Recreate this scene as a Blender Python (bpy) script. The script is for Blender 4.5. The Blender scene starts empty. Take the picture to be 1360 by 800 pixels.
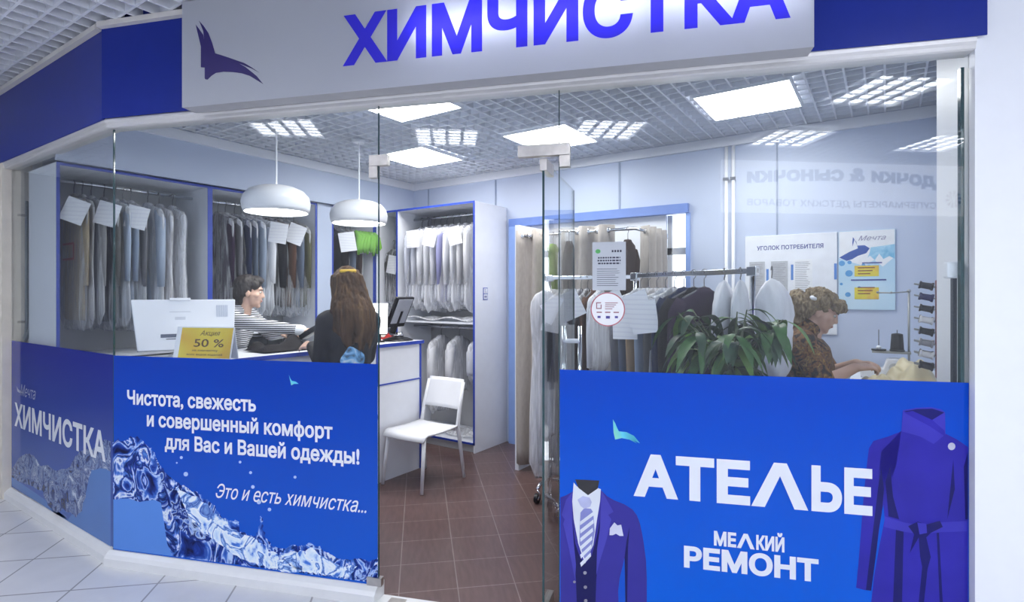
import bpy, bmesh, math, random
from mathutils import Vector, Matrix, Euler
from mathutils.geometry import tessellate_polygon

# ------------------------------------------------------------------ camera, world, exposure
scene = bpy.context.scene
col = scene.collection
R = math.radians
F_PX, PX, PY, EYE, YAW = 738.0, 680.0, 391.0, 1.55, R(34)
cam_data = bpy.data.cameras.new('camera')
cam = bpy.data.objects.new('camera', cam_data)
col.objects.link(cam)
cam.location = (0, 0, EYE)
cam.rotation_euler = (R(90), 0, YAW)
cam_data.sensor_width = 36
cam_data.lens = F_PX / 1360 * 36
cam_data.shift_y = -9 / 1360
cam_data.clip_start = 0.05
scene.camera = cam
scene.view_settings.view_transform = 'Standard'
scene.view_settings.look = 'None'
scene.view_settings.exposure = 0.0
scene.view_settings.gamma = 1
scene.view_settings.use_curve_mapping = False
scene.cycles.use_denoising = True
scene.cycles.transparent_max_bounces = 40
scene.cycles.max_bounces = 10
scene.cycles.diffuse_bounces = 4
scene.cycles.sample_clamp_indirect = 8
world = bpy.data.worlds.new('world')
scene.world = world
world.use_nodes = True
world.node_tree.nodes['Background'].inputs[0].default_value = (0.86, 0.91, 1.0, 1)
world.node_tree.nodes['Background'].inputs[1].default_value = 2.2
LAMP_IN, LAMP_OUT, PENDANT, SIGN_W = 18.5, 26.0, 16.0, 26.0

# ------------------------------------------------------------------ places (metres; X along the back wall, Y into the shop)
A, B = Vector((-3.706, 1.372)), Vector((.270, 2.836))       # ends of the front glazing
FL = (B - A).length
EU = (B - A) / FL                                           # along the glazing
EN = Vector((EU.y, -EU.x))                                  # out of the shop
ANG = math.atan2(EU.y, EU.x)
PANE_Y, BACK_Y, LEFT_X, RIGHT_X = 1.385, 4.82, -4.66, .29
CEIL, MALL_CEIL = 2.855, 3.08
WARD_X, WARD_H = -4.72, 2.46
MALL_Y = -1.12

def ray(x, y):
    a, z = (x - PX) / F_PX, -(y - PY) / F_PX
    return Vector((a * math.cos(YAW) - math.sin(YAW), a * math.sin(YAW) + math.cos(YAW), z))
def on_front(x, y, d=0.0):                                  # (s, z) on the front glazing plane
    r = ray(x, y)
    t = (A.dot(EN) + d) / (r.x * EN.x + r.y * EN.y)
    return ((Vector((r.x, r.y)) * t - A).dot(EU), EYE + r.z * t)
def on_pane(x, y):
    r = ray(x, y); t = PANE_Y / r.y
    return (r.x * t, EYE + r.z * t)
def on_back(x, y, Y=BACK_Y):
    r = ray(x, y); t = Y / r.y
    return (r.x * t, EYE + r.z * t)
def front(s, d, z=0.0):
    p = A + EU * s + EN * d
    return Vector((p.x, p.y, z))

# ------------------------------------------------------------------ materials
MATS = {}
def new_mat(name):
    m = bpy.data.materials.new(name); m.use_nodes = True
    nt = m.node_tree
    return m, nt, nt.nodes['Principled BSDF'], nt.nodes['Material Output']
def pm(name, c, rough=.5, var=.04, scale=12, metal=0, spec=.5, coat=0, bump=0, stretch=None):
    """principled material with a little procedural mottling"""
    if name in MATS: return MATS[name]
    m, nt, b, out = new_mat(name)
    b.inputs['Roughness'].default_value = rough
    b.inputs['Metallic'].default_value = metal
    b.inputs['Specular IOR Level'].default_value = spec
    b.inputs['Coat Weight'].default_value = coat
    tc = nt.nodes.new('ShaderNodeTexCoord'); n = nt.nodes.new('ShaderNodeTexNoise')
    n.inputs['Scale'].default_value = scale; n.inputs['Detail'].default_value = 3
    if stretch:
        mp = nt.nodes.new('ShaderNodeMapping'); mp.inputs['Scale'].default_value = stretch
        nt.links.new(tc.outputs['Object'], mp.inputs['Vector']); nt.links.new(mp.outputs[0], n.inputs['Vector'])
    else:
        nt.links.new(tc.outputs['Object'], n.inputs['Vector'])
    r = nt.nodes.new('ShaderNodeValToRGB')
    r.color_ramp.elements[0].position, r.color_ramp.elements[1].position = .3, .7
    r.color_ramp.elements[0].color = tuple(max(0, x * (1 - var)) for x in c) + (1,)
    r.color_ramp.elements[1].color = tuple(min(1, x * (1 + var)) for x in c) + (1,)
    nt.links.new(n.outputs['Fac'], r.inputs[0]); nt.links.new(r.outputs[0], b.inputs['Base Color'])
    if bump:
        bp = nt.nodes.new('ShaderNodeBump'); bp.inputs['Strength'].default_value = bump; bp.inputs['Distance'].default_value = .01
        nt.links.new(n.outputs['Fac'], bp.inputs['Height']); nt.links.new(bp.outputs[0], b.inputs['Normal'])
    MATS[name] = m
    return m
def ramp_mat(name, stops, scale, rough=.6, detail=6, distort=2.0, stretch=None, tex='noise', interp='LINEAR', coat=0, spec=.5):
    if name in MATS: return MATS[name]
    m, nt, b, out = new_mat(name)
    b.inputs['Roughness'].default_value = rough; b.inputs['Coat Weight'].default_value = coat
    b.inputs['Specular IOR Level'].default_value = spec
    tc = nt.nodes.new('ShaderNodeTexCoord')
    if tex == 'noise':
        n = nt.nodes.new('ShaderNodeTexNoise'); n.inputs['Detail'].default_value = detail; n.inputs['Distortion'].default_value = distort
    else:
        n = nt.nodes.new('ShaderNodeTexWave'); n.inputs['Distortion'].default_value = distort; n.bands_direction = tex
    n.inputs['Scale'].default_value = scale
    mp = nt.nodes.new('ShaderNodeMapping'); mp.inputs['Scale'].default_value = stretch or (1, 1, 1)
    nt.links.new(tc.outputs['Object'], mp.inputs['Vector']); nt.links.new(mp.outputs[0], n.inputs['Vector'])
    r = nt.nodes.new('ShaderNodeValToRGB'); r.color_ramp.interpolation = interp
    els = r.color_ramp.elements
    while len(els) < len(stops): els.new(.5)
    for e, (p, c) in zip(els, stops): e.position = p; e.color = tuple(c) + (1,)
    nt.links.new(n.outputs['Fac'], r.inputs[0]); nt.links.new(r.outputs[0], b.inputs['Base Color'])
    MATS[name] = m
    return m
def emit(name, c, s):
    if name in MATS: return MATS[name]
    m, nt, b, out = new_mat(name)
    b.inputs['Base Color'].default_value = (.8, .8, .8, 1)
    b.inputs['Emission Color'].default_value = c + (1,); b.inputs['Emission Strength'].default_value = s
    MATS[name] = m
    return m
def schlick(nt, f0):
    """reflectance from the angle to the surface, the same from both sides"""
    g = nt.nodes.new('ShaderNodeNewGeometry')
    d = nt.nodes.new('ShaderNodeVectorMath'); d.operation = 'DOT_PRODUCT'
    nt.links.new(g.outputs['Normal'], d.inputs[0]); nt.links.new(g.outputs['Incoming'], d.inputs[1])
    def op(kind, a, b):
        n = nt.nodes.new('ShaderNodeMath'); n.operation = kind
        for i, v in enumerate((a, b)):
            if v is None: continue
            if isinstance(v, (int, float)): n.inputs[i].default_value = v
            else: nt.links.new(v, n.inputs[i])
        return n.outputs[0]
    c = op('SUBTRACT', 1.0, op('ABSOLUTE', d.outputs['Value'], None))
    return op('ADD', f0, op('MULTIPLY', 1 - f0, op('POWER', c, 5.0)))
def glass_mat(name, tint, f0):
    if name in MATS: return MATS[name]
    m, nt, b, out = new_mat(name); nt.nodes.remove(b)
    t = nt.nodes.new('ShaderNodeBsdfTransparent'); t.inputs[0].default_value = tint + (1,)
    g = nt.nodes.new('ShaderNodeBsdfGlossy'); g.inputs['Roughness'].default_value = 0.0; g.inputs[0].default_value = (1, 1, 1, 1)
    mx = nt.nodes.new('ShaderNodeMixShader')
    nt.links.new(schlick(nt, f0), mx.inputs[0]); nt.links.new(t.outputs[0], mx.inputs[1]); nt.links.new(g.outputs[0], mx.inputs[2])
    nt.links.new(mx.outputs[0], out.inputs[0])
    MATS[name] = m
    return m
def plastic_film(name, tint=(.93, .95, 1.0), lo=.12, hi=.6):
    """thin clear garment cover with milky creases"""
    if name in MATS: return MATS[name]
    m, nt, b, out = new_mat(name)
    b.inputs['Base Color'].default_value = tint + (1,); b.inputs['Roughness'].default_value = .25
    t = nt.nodes.new('ShaderNodeBsdfTransparent'); t.inputs[0].default_value = (.97, .98, 1, 1)
    tc = nt.nodes.new('ShaderNodeTexCoord'); mp = nt.nodes.new('ShaderNodeMapping'); mp.inputs['Scale'].default_value = (22, 22, 2.2)
    n = nt.nodes.new('ShaderNodeTexNoise'); n.inputs['Scale'].default_value = 1; n.inputs['Detail'].default_value = 4; n.inputs['Distortion'].default_value = 1.2
    nt.links.new(tc.outputs['Object'], mp.inputs[0]); nt.links.new(mp.outputs[0], n.inputs['Vector'])
    r = nt.nodes.new('ShaderNodeMapRange'); r.inputs[1].default_value = .42; r.inputs[2].default_value = .72
    r.inputs[3].default_value = lo; r.inputs[4].default_value = hi
    nt.links.new(n.outputs['Fac'], r.inputs[0])
    bp = nt.nodes.new('ShaderNodeBump'); bp.inputs['Strength'].default_value = .6; bp.inputs['Distance'].default_value = .02
    nt.links.new(n.outputs['Fac'], bp.inputs['Height']); nt.links.new(bp.outputs[0], b.inputs['Normal'])
    mx = nt.nodes.new('ShaderNodeMixShader')
    nt.links.new(r.outputs[0], mx.inputs[0]); nt.links.new(t.outputs[0], mx.inputs[1]); nt.links.new(b.outputs[0], mx.inputs[2])
    nt.links.new(mx.outputs[0], out.inputs[0])
    MATS[name] = m
    return m
def tile_mat(name, c1, c2, grout, size, gap, rot, org, rough, streak=0):
    """square tiles; size in metres, a tile corner at org, turned by rot"""
    if name in MATS: return MATS[name]
    m, nt, b, out = new_mat(name)
    tc = nt.nodes.new('ShaderNodeTexCoord')
    mp = nt.nodes.new('ShaderNodeMapping'); mp.vector_type = 'TEXTURE'
    mp.inputs['Location'].default_value = (org[0], org[1], 0); mp.inputs['Rotation'].default_value = (0, 0, rot)
    nt.links.new(tc.outputs['Object'], mp.inputs[0])
    br = nt.nodes.new('ShaderNodeTexBrick'); br.offset = 0; br.squash = 1
    for k, v in (('Scale', 1.0), ('Mortar Size', gap), ('Mortar Smooth', .1), ('Bias', 0.0), ('Brick Width', size), ('Row Height', size)): br.inputs[k].default_value = v
    br.inputs['Color1'].default_value = c1 + (1,); br.inputs['Color2'].default_value = c2 + (1,); br.inputs['Mortar'].default_value = grout + (1,)
    nt.links.new(mp.outputs[0], br.inputs['Vector'])
    n = nt.nodes.new('ShaderNodeTexNoise'); n.inputs['Scale'].default_value = 7; n.inputs['Detail'].default_value = 5
    mp2 = nt.nodes.new('ShaderNodeMapping'); mp2.inputs['Scale'].default_value = (1, 6, 1) if streak else (1, 1, 1)
    nt.links.new(mp.outputs[0], mp2.inputs[0]); nt.links.new(mp2.outputs[0], n.inputs['Vector'])
    mr = nt.nodes.new('ShaderNodeMapRange'); mr.inputs[1].default_value = .3; mr.inputs[2].default_value = .7
    mr.inputs[3].default_value = 1 - (streak or .03); mr.inputs[4].default_value = 1 + (streak or .03)
    nt.links.new(n.outputs['Fac'], mr.inputs[0])
    mul = nt.nodes.new('ShaderNodeVectorMath'); mul.operation = 'SCALE'
    nt.links.new(br.outputs['Color'], mul.inputs[0]); nt.links.new(mr.outputs[0], mul.inputs['Scale'])
    nt.links.new(mul.outputs[0], b.inputs['Base Color'])
    b.inputs['Roughness'].default_value = rough
    MATS[name] = m
    return m

# ------------------------------------------------------------------ mesh helpers
class MB:
    def __init__(self): self.v, self.f = [], []
    def add(self, vs, fs):
        k = len(self.v)
        self.v += [tuple(p) for p in vs]; self.f += [tuple(i + k for i in f) for f in fs]
        return self
    def box(self, x0, x1, y0, y1, z0, z1, M=None):
        vs = [Vector((x, y, z)) for z in (z0, z1) for y in (y0, y1) for x in (x0, x1)]
        if M: vs = [M @ p for p in vs]
        return self.add(vs, [(0, 2, 3, 1), (4, 5, 7, 6), (0, 1, 5, 4), (2, 6, 7, 3), (0, 4, 6, 2), (1, 3, 7, 5)])
    def obox(self, c, u, half, up=(0, 0, 1)):
        """box centred at c, x axis along u (horizontal or not)"""
        u = Vector(u).normalized(); w = Vector(up); v = w.cross(u).normalized(); w = u.cross(v)
        M = Matrix((u, v, w)).transposed().to_4x4(); M.translation = Vector(c)
        return self.box(-half[0], half[0], -half[1], half[1], -half[2], half[2], M)
    def tube(self, pts, r, n=8, cap=True):
        pts = [Vector(p) for p in pts]
        rs = r if isinstance(r, (list, tuple)) else [r] * len(pts)
        k = len(self.v); up = None
        for i, p in enumerate(pts):
            d = ((pts[min(i + 1, len(pts) - 1)] - pts[max(i - 1, 0)])).normalized()
            if up is None:
                up = Vector((0, 0, 1)) if abs(d.z) < .9 else Vector((1, 0, 0))
            s = d.cross(up).normalized(); up = s.cross(d).normalized()
            for j in range(n):
                a = 2 * math.pi * j / n
                self.v.append(tuple(p + (s * math.cos(a) + up * math.sin(a)) * rs[i]))
        for i in range(len(pts) - 1):
            for j in range(n):
                a, b = k + i * n + j, k + i * n + (j + 1) % n
                self.f.append((a, a + n, b + n, b))
        if cap:
            self.f.append(tuple(k + j for j in range(n)))
            self.f.append(tuple(k + (len(pts) - 1) * n + j for j in reversed(range(n))))
        return self
    def lathe(self, prof, c=(0, 0, 0), n=32, M=None):
        k = len(self.v)
        for (r, z) in prof:
            for j in range(n):
                a = 2 * math.pi * j / n
                p = Vector((c[0] + r * math.cos(a), c[1] + r * math.sin(a), c[2] + z))
                self.v.append(tuple(M @ p if M else p))
        for i in range(len(prof) - 1):
            for j in range(n):
                a, b = k + i * n + j, k + i * n + (j + 1) % n
                self.f.append((a, b, b + n, a + n))
        return self
    def ball(self, c, r, M=None, n=16, m=10):
        r = r if isinstance(r, (tuple, list)) else (r, r, r)
        k = len(self.v); M = M or Matrix.Identity(3); c = Vector(c)
        for i in range(m + 1):
            t = math.pi * i / m
            for j in range(n):
                a = 2 * math.pi * j / n
                self.v.append(tuple(c + M @ Vector((r[0] * math.sin(t) * math.cos(a), r[1] * math.sin(t) * math.sin(a), r[2] * math.cos(t)))))
        for i in range(m):
            for j in range(n):
                a, b = k + i * n + j, k + i * n + (j + 1) % n
                self.f.append((a, a + n, b + n, b))
        return self
    def capsule(self, p0, p1, r0, r1, n=14):
        p0, p1 = Vector(p0), Vector(p1); L = (p1 - p0).length
        if L < 1e-5: return self.ball(p0, r0)
        d = (p1 - p0) / L
        pts, rs = [], []
        for i in range(6):
            t = math.pi / 2 * i / 5; pts.append(p0 - d * r0 * math.cos(t)); rs.append(max(r0 * math.sin(t), 1e-4))
        for i in range(1, 7):
            t = math.pi / 2 * (1 - i / 6); pts.append(p1 + d * r1 * math.cos(t)); rs.append(max(r1 * math.sin(t), 1e-4)) if i else None
        pts.insert(6, p1.copy()); rs.insert(6, r1)
        return self.tube(pts, rs, n)
    def poly(self, pts3, holes=()):
        """flat polygon of 3D points"""
        loops = [[Vector(p) for p in pts3]] + [[Vector(p) for p in h] for h in holes]
        flat = [p for l in loops for p in l]
        return self.add(flat, tessellate_polygon(loops))
    def prism(self, poly, f, t0, t1):
        """poly: 2D outline; f(a, b, t) gives the 3D point"""
        n = len(poly)
        vs = [f(a, b, t0) for a, b in poly] + [f(a, b, t1) for a, b in poly]
        tri = tessellate_polygon([[Vector((a, b, 0)) for a, b in poly]])
        fs = [tuple(t) for t in tri] + [tuple(n + i for i in reversed(t)) for t in tri]
        fs += [(i, (i + 1) % n, n + (i + 1) % n, n + i) for i in range(n)]
        return self.add(vs, fs)
    def grid(self, fn, nu, nv):
        k = len(self.v)
        for i in range(nu + 1):
            for j in range(nv + 1): self.v.append(tuple(fn(i / nu, j / nv)))
        for i in range(nu):
            for j in range(nv):
                a = k + i * (nv + 1) + j
                self.f.append((a, a + nv + 1, a + nv + 2, a + 1))
        return self
    def mesh(self, name):
        me = bpy.data.meshes.new(name); me.from_pydata(self.v, [], self.f); me.update(); return me
    def build(self, name, material, parent=None, smooth=False, bevel=0, solid=0, fix=True, label=None):
        me = self.mesh(name)
        if fix:
            bm = bmesh.new(); bm.from_mesh(me)
            bmesh.ops.recalc_face_normals(bm, faces=bm.faces); bm.to_mesh(me); bm.free()
        if material: me.materials.append(material)
        o = bpy.data.objects.new(name, me); col.objects.link(o)
        if smooth:
            me.polygons.foreach_set('use_smooth', [True] * len(me.polygons))
        if solid:
            m = o.modifiers.new('thick', 'SOLIDIFY'); m.thickness = solid; m.offset = 0
        if bevel:
            m = o.modifiers.new('bevel', 'BEVEL'); m.width = bevel; m.segments = 2; m.limit_method = 'ANGLE'
        if parent: o.parent = parent
        if label: o['label'] = label
        return o

def tag(o, label, cat, group=None, kind=None):
    o['label'] = label; o['category'] = cat
    if group: o['group'] = group
    if kind: o['kind'] = kind
    return o
def thing(name, loc, label, cat, group=None, rz=0.0):
    o = bpy.data.objects.new(name, None); col.objects.link(o)
    o.empty_display_size = .05; o.location = loc; o.rotation_euler = (0, 0, rz)
    return tag(o, label, cat, group)
def structure(name, mb, material, label=None, parent=None, **k):
    o = mb.build(name, material, parent, **k)
    o['kind'] = 'structure'
    if label: o['label'] = label
    return o
def blob(name, mb, material, parent, voxel=.008, smooth=4, label=None):
    """overlapping closed shapes fused into one continuous surface"""
    o = mb.build(name, material, None, fix=False)
    r = o.modifiers.new('fuse', 'REMESH'); r.mode = 'VOXEL'; r.voxel_size = voxel; r.use_smooth_shade = True
    s = o.modifiers.new('relax', 'SMOOTH'); s.iterations = smooth; s.factor = .5
    dg = bpy.context.evaluated_depsgraph_get()
    me = bpy.data.meshes.new_from_object(o.evaluated_get(dg))
    o.modifiers.clear(); o.data = me
    if not me.materials: me.materials.append(material)
    me.polygons.foreach_set('use_smooth', [True] * len(me.polygons))
    o.parent = parent
    if label: o['label'] = label
    return o

def ruffle(o, amp, freq, stretch=(1, 1, 1)):
    """push the surface in and out along its normals, for locks of hair"""
    from mathutils import noise
    me = o.data
    ns = [v.normal.copy() for v in me.vertices]
    for v, n in zip(me.vertices, ns):
        p = Vector((v.co.x * freq * stretch[0], v.co.y * freq * stretch[1], v.co.z * freq * stretch[2]))
        v.co += n * amp * (noise.noise(p) + .5 * noise.noise(p * 2.3))
    me.update()
    return o

# ------------------------------------------------------------------ lettering
GLYPH = {}
def area2(p): return sum(p[i][0] * p[(i + 1) % len(p)][1] - p[(i + 1) % len(p)][0] * p[i][1] for i in range(len(p))) / 2
def inside(pt, p):
    x, y = pt; r = False
    for i in range(len(p)):
        (x0, y0), (x1, y1) = p[i], p[i - 1]
        if (y0 > y) != (y1 > y) and x < (x1 - x0) * (y - y0) / (y1 - y0) + x0: r = not r
    return r
def grow(p, o):
    """move an outline outwards (its left side kept inside)"""
    if not o: return p
    n, q = len(p), []
    for i in range(n):
        a, b, c = Vector(p[i - 1]), Vector(p[i]), Vector(p[(i + 1) % n])
        d0, d1 = (b - a).normalized(), (c - b).normalized()
        n0, n1 = Vector((d0.y, -d0.x)), Vector((d1.y, -d1.x))
        m = n0 + n1
        k = m.length_squared
        m = n0 if k < .3 else m * (2 / k)
        q.append((b.x + m.x * o, b.y + m.y * o))
    return q
def text_loops(body, shear=0.0, res=5):
    key = (body, shear)
    if key in GLYPH: return GLYPH[key]
    cu = bpy.data.curves.new('text', 'FONT'); cu.body = body; cu.shear = shear
    o = bpy.data.objects.new('text', cu); col.objects.link(o)
    dg = bpy.context.evaluated_depsgraph_get(); dg.update()
    c2 = o.evaluated_get(dg).to_curve(dg)
    loops = []
    for sp in c2.splines:
        pts = []
        bp = sp.bezier_points
        n = len(bp)
        for i in range(n):
            a, b = bp[i], bp[(i + 1) % n]
            p0, p1, p2, p3 = a.co, a.handle_right, b.handle_left, b.co
            straight = abs((p3 - p0).cross(p1 - p0).length) < 1e-6 and abs((p3 - p0).cross(p2 - p0).length) < 1e-6
            for k in range(1 if straight else res):
                t = k / res; s = 1 - t
                q = p0 * s ** 3 + p1 * 3 * s * s * t + p2 * 3 * s * t * t + p3 * t ** 3
                if not pts or (Vector(pts[-1]) - Vector((q.x, q.y))).length > 1e-4: pts.append((q.x, q.y))
        if len(pts) > 2 and (Vector(pts[0]) - Vector(pts[-1])).length < 1e-4: pts.pop()
        if len(pts) > 2: loops.append(pts)
    o.evaluated_get(dg).to_curve_clear()
    bpy.data.objects.remove(o); bpy.data.curves.remove(cu)
    raw = [area2(p) for p in loops]
    res_ = []
    for i, p in enumerate(loops):
        box = [j for j, q in enumerate(loops) if j != i and abs(raw[j]) > abs(raw[i]) and all(inside(v, q) for v in p[::3])]
        hole = bool(box) and raw[box[0]] * raw[i] < 0
        res_.append(list(reversed(p)) if (raw[i] > 0) == hole else p)
    GLYPH[key] = res_
    return res_
def wind(x, y, loops):
    w = 0
    for p in loops:
        for i in range(len(p)):
            (x0, y0), (x1, y1) = p[i - 1], p[i]
            if (y0 <= y) != (y1 <= y):
                k = (x1 - x0) * (y - y0) - (x - x0) * (y1 - y0)
                if y1 > y0 and k > 0: w += 1
                elif y1 < y0 and k < 0: w -= 1
    return w
def fill_loops(loops):
    """triangles of the area the outlines wind round, however they cross: groups of (points, triangles)"""
    from mathutils.geometry import delaunay_2d_cdt
    left, out = [(min(x for x, y in p), max(x for x, y in p), p) for p in loops], []
    left.sort(key=lambda q: q[0])
    groups = []
    for x0, x1, p in left:
        if groups and x0 < groups[-1][0] + 1e-4: groups[-1][1].append(p); groups[-1][0] = max(groups[-1][0], x1)
        else: groups.append([x1, [p]])
    for _, ps in groups:
        vs, es = [], []
        for p in ps:
            k = len(vs); vs += [Vector(v) for v in p]; es += [(k + i, k + (i + 1) % len(p)) for i in range(len(p))]
        v2, _, f2, *_ = delaunay_2d_cdt(vs, es, [], 0, 1e-6)
        keep = []
        for f in f2:
            cx, cy = sum(v2[i].x for i in f) / 3, sum(v2[i].y for i in f) / 3
            if wind(cx, cy, ps): keep.append(tuple(f))
        out.append(([(v.x, v.y) for v in v2], keep))
    return out
def text_mb(body, f, a0, a1, base, cap, weight=0.0, shear=0.0, mb=None, arc=0.0):
    """lettering between a0 and a1 on the baseline base; cap: height of a capital; f(a, b) gives the 3D point"""
    g = text_loops(body, shear)
    weight_ = weight
    xs = [x for o in g for x, y in o]
    x0, x1 = min(xs) - weight_, max(xs) + weight_
    cy = .727 + 2 * weight_
    mb = mb or MB()
    def m(p):
        u = (p[0] - x0) / (x1 - x0)
        return f(a0 + u * (a1 - a0), base + (p[1] + weight_) / cy * cap + arc * (1 - (2 * u - 1) ** 2))
    for vs, fs in fill_loops([grow(o, weight_) for o in g]):
        mb.add([m(p) for p in vs], fs)
    return mb
# ------------------------------------------------------------------ shared materials
M_white = pm('white_paint', (.86, .88, .93), .45, .015)
M_wall = pm('blue_grey_wall', (.53, .60, .76), .55, .02, 3)
M_pier = pm('mall_wall', (.86, .88, .93), .4, .01)
M_alu = pm('satin_aluminium', (.70, .69, .69), .35, .03, 6, metal=.35)
M_chrome = pm('chrome', (.75, .77, .80), .12, .05, 6, metal=1)
M_steel = pm('brushed_steel', (.55, .52, .49), .28, .12, 20, metal=1)
M_black = pm('black_plastic', (.012, .013, .018), .35, .1)
M_blueedge = pm('blue_edging', (.03, .07, .45), .4, .04)
M_fascia = pm('blue_fascia', (.013, .030, .27), .32, .03, spec=.22)
M_board = pm('white_laminate', (.80, .83, .90), .35, .015)
M_greyboard = pm('grey_laminate', (.50, .51, .53), .5, .03)
M_paper = pm('paper', (.85, .87, .91), .7, .03, 30)
M_glass = glass_mat('clear_glass', (.955, .975, .98), .024)
M_edge = pm('glass_edge', (.02, .06, .07), .1, .1)
M_ink = pm('dark_ink', (.03, .03, .06), .5)
M_navyink = pm('navy_ink', (.05, .07, .30), .45)
M_mallfloor = tile_mat('pale_floor_tiles', (.72, .73, .76), (.70, .71, .745), (.36, .36, .38), .42, .005, R(133.8), (-3.541, 1.117), .22)
M_shopfloor = tile_mat('brown_floor_tiles', (.128, .078, .074), (.138, .085, .080), (.26, .21, .20), .305, .003, R(133.5), (-2.305, 2.279), .28, .14)
M_grid = pm('white_cell_ceiling', (.78, .80, .86), .5, .02)
M_void = pm('ceiling_void', (.10, .12, .17), .8, .05, 2)

def front_y(x): return A.y + (x - A.x) * EU.y / EU.x        # the glazing line

# ------------------------------------------------------------------ floor, ceilings, walls
m = MB(); lo = [(-5.75, PANE_Y), (A.x, PANE_Y), (B.x, B.y), (RIGHT_X, BACK_Y), (-5.75, BACK_Y)]
m.poly([(x, y, 0) for x, y in lo]); structure('floor_shop', m, M_shopfloor, 'brown diagonal floor tiles inside the shop', fix=False)
m = MB(); m.poly([(-9, MALL_Y, 0), (9, MALL_Y, 0), (9, B.y, 0), (B.x, B.y, 0), (A.x, PANE_Y, 0), (-9, PANE_Y, 0)])
structure('floor_mall', m, M_mallfloor, 'pale diagonal floor tiles of the corridor', fix=False)
m = MB()
d = .006
k = 0
x = LEFT_X + .05
while x < RIGHT_X:
    y0 = (front_y(x) if x > A.x else PANE_Y) + .07
    m.box(x - d, x + d, y0, BACK_Y, CEIL, CEIL + .045); x += .1
y = PANE_Y + .1
while y < BACK_Y:
    x1 = min(RIGHT_X, A.x + (y - A.y - .07) * EU.x / EU.y) if y < B.y + .1 else RIGHT_X
    m.box(LEFT_X, x1, y - d, y + d, CEIL + .001, CEIL + .045); y += .1
structure('ceiling_shop', m, M_grid, 'white open-cell ceiling inside the shop', fix=False)
m = MB(); m.box(-5.75, RIGHT_X + .3, PANE_Y - .02, BACK_Y + .2, 3.16, 3.2)
structure('ceiling_shop_void', m, M_void)
m = MB()
x = -8.95
while x < 5:
    m.box(x - .007, x + .007, MALL_Y, PANE_Y if x < A.x else min(front_y(x), 3.2), MALL_CEIL, MALL_CEIL + .06); x += .12
y = MALL_Y + .05
while y < 3:
    x0 = -9 if y < PANE_Y else A.x + (y - A.y) * EU.x / EU.y
    m.box(x0, 5, y - .007, y + .007, MALL_CEIL + .001, MALL_CEIL + .06); y += .12
structure('ceiling_mall', m, M_grid, 'white open-cell ceiling of the corridor', fix=False)
m = MB(); m.box(-9, 9, MALL_Y - .1, 5, MALL_CEIL + .3, MALL_CEIL + .34)
structure('ceiling_mall_void', m, M_void)

m = MB()                                                    # back wall with the doorway opening x -3.25..-1.41, z 0..2.29
for x0, x1, z0, z1 in ((-5.75, -3.22, 0, 3.16), (-3.22, -1.41, 2.32, 3.16), (-1.41, RIGHT_X + .1, 0, 3.16)):
    m.box(x0, x1, BACK_Y, BACK_Y + .12, z0, z1)
structure('wall_back', m, M_wall, 'pale blue-grey back wall of the shop')
m = MB(); m.box(LEFT_X - .03, LEFT_X, PANE_Y + .01, BACK_Y, WARD_H + .004, 3.16)
structure('wall_left', m, M_wall, 'blue-grey wall above the left-hand wardrobes')
m = MB(); m.box(-5.80, -5.70, PANE_Y + .03, BACK_Y + .12, 0, 3.16)
structure('wall_outer_left', m, M_wall)
m = MB(); m.box(RIGHT_X, RIGHT_X + .12, B.y + .04, BACK_Y + .12, 0, 3.16)
structure('wall_right', m, M_wall, 'narrow right side wall of the shop')
m = MB(); m.box(RIGHT_X - .055, RIGHT_X - .002, B.y + .12, 3.62, 0, CEIL)
structure('trim_1', m, M_white, 'white boxed column at the right end of the glazing')
m = MB(); m.box(LEFT_X, RIGHT_X, BACK_Y - .03, BACK_Y, 2.775, CEIL - .003)
structure('trim_2', m, M_white, 'white cornice on the back wall')
m = MB(); m.box(LEFT_X, LEFT_X + .03, PANE_Y + .1, BACK_Y - .03, 2.775, CEIL - .003)
structure('trim_3', m, M_white, 'white cornice on the left wall')
m = MB()
for xx in (-4.42, -3.46, -2.05): m.box(xx - .008, xx + .008, BACK_Y - .008, BACK_Y - .001, 2.33, 2.77)
for xx in (-.72,): m.box(xx - .006, xx + .006, BACK_Y - .006, BACK_Y - .001, 0, 2.77)
structure('trim_4', m, pm('panel_seam', (.30, .36, .5), .5), 'dark seams between the back wall panels')
# the bright doorway behind the curtains: lintel, jambs, frosted panes
m = MB(); m.box(-3.26, -1.41, BACK_Y - .05, BACK_Y + .02, 2.25, 2.33)
structure('trim_5', m, pm('blue_lintel', (.16, .26, .62), .4), 'blue lintel over the curtained doorway')
m = MB(); m.box(-3.26, -3.18, BACK_Y - .05, BACK_Y + .02, 0, 2.25); m.box(-1.435, -1.40, BACK_Y - .02, BACK_Y + .06, 0, 2.25)
structure('trim_6', m, pm('blue_jamb', (.30, .45, .85), .4), 'pale blue jamb of the curtained doorway')
w = thing('window', (0, 0, 0), 'bright frosted window behind the fitting room curtains', 'window'); w.name = 'window_5'; w['kind'] = 'structure'
m = MB(); m.box(-3.2, -1.42, BACK_Y + .09, BACK_Y + .10, 0.02, 2.25); m.build('pane', emit('daylit_frosted_glass', (.93, .96, 1.0), 1.6), w)
m = MB()
for x0, x1, z0, z1 in ((-3.2, -1.42, 1.90, 1.96), (-1.62, -1.58, .02, 2.25), (-2.42, -2.36, .02, 2.25)): m.box(x0, x1, BACK_Y + .06, BACK_Y + .088, z0, z1)
m.build('window_frame', M_greyboard, w)
m = MB(); m.box(-3.17, -1.62, BACK_Y + .02, BACK_Y + .055, 0.02, 2.25)
structure('wall_partition', m, M_board, 'white partition behind the fitting room curtains')

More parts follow.
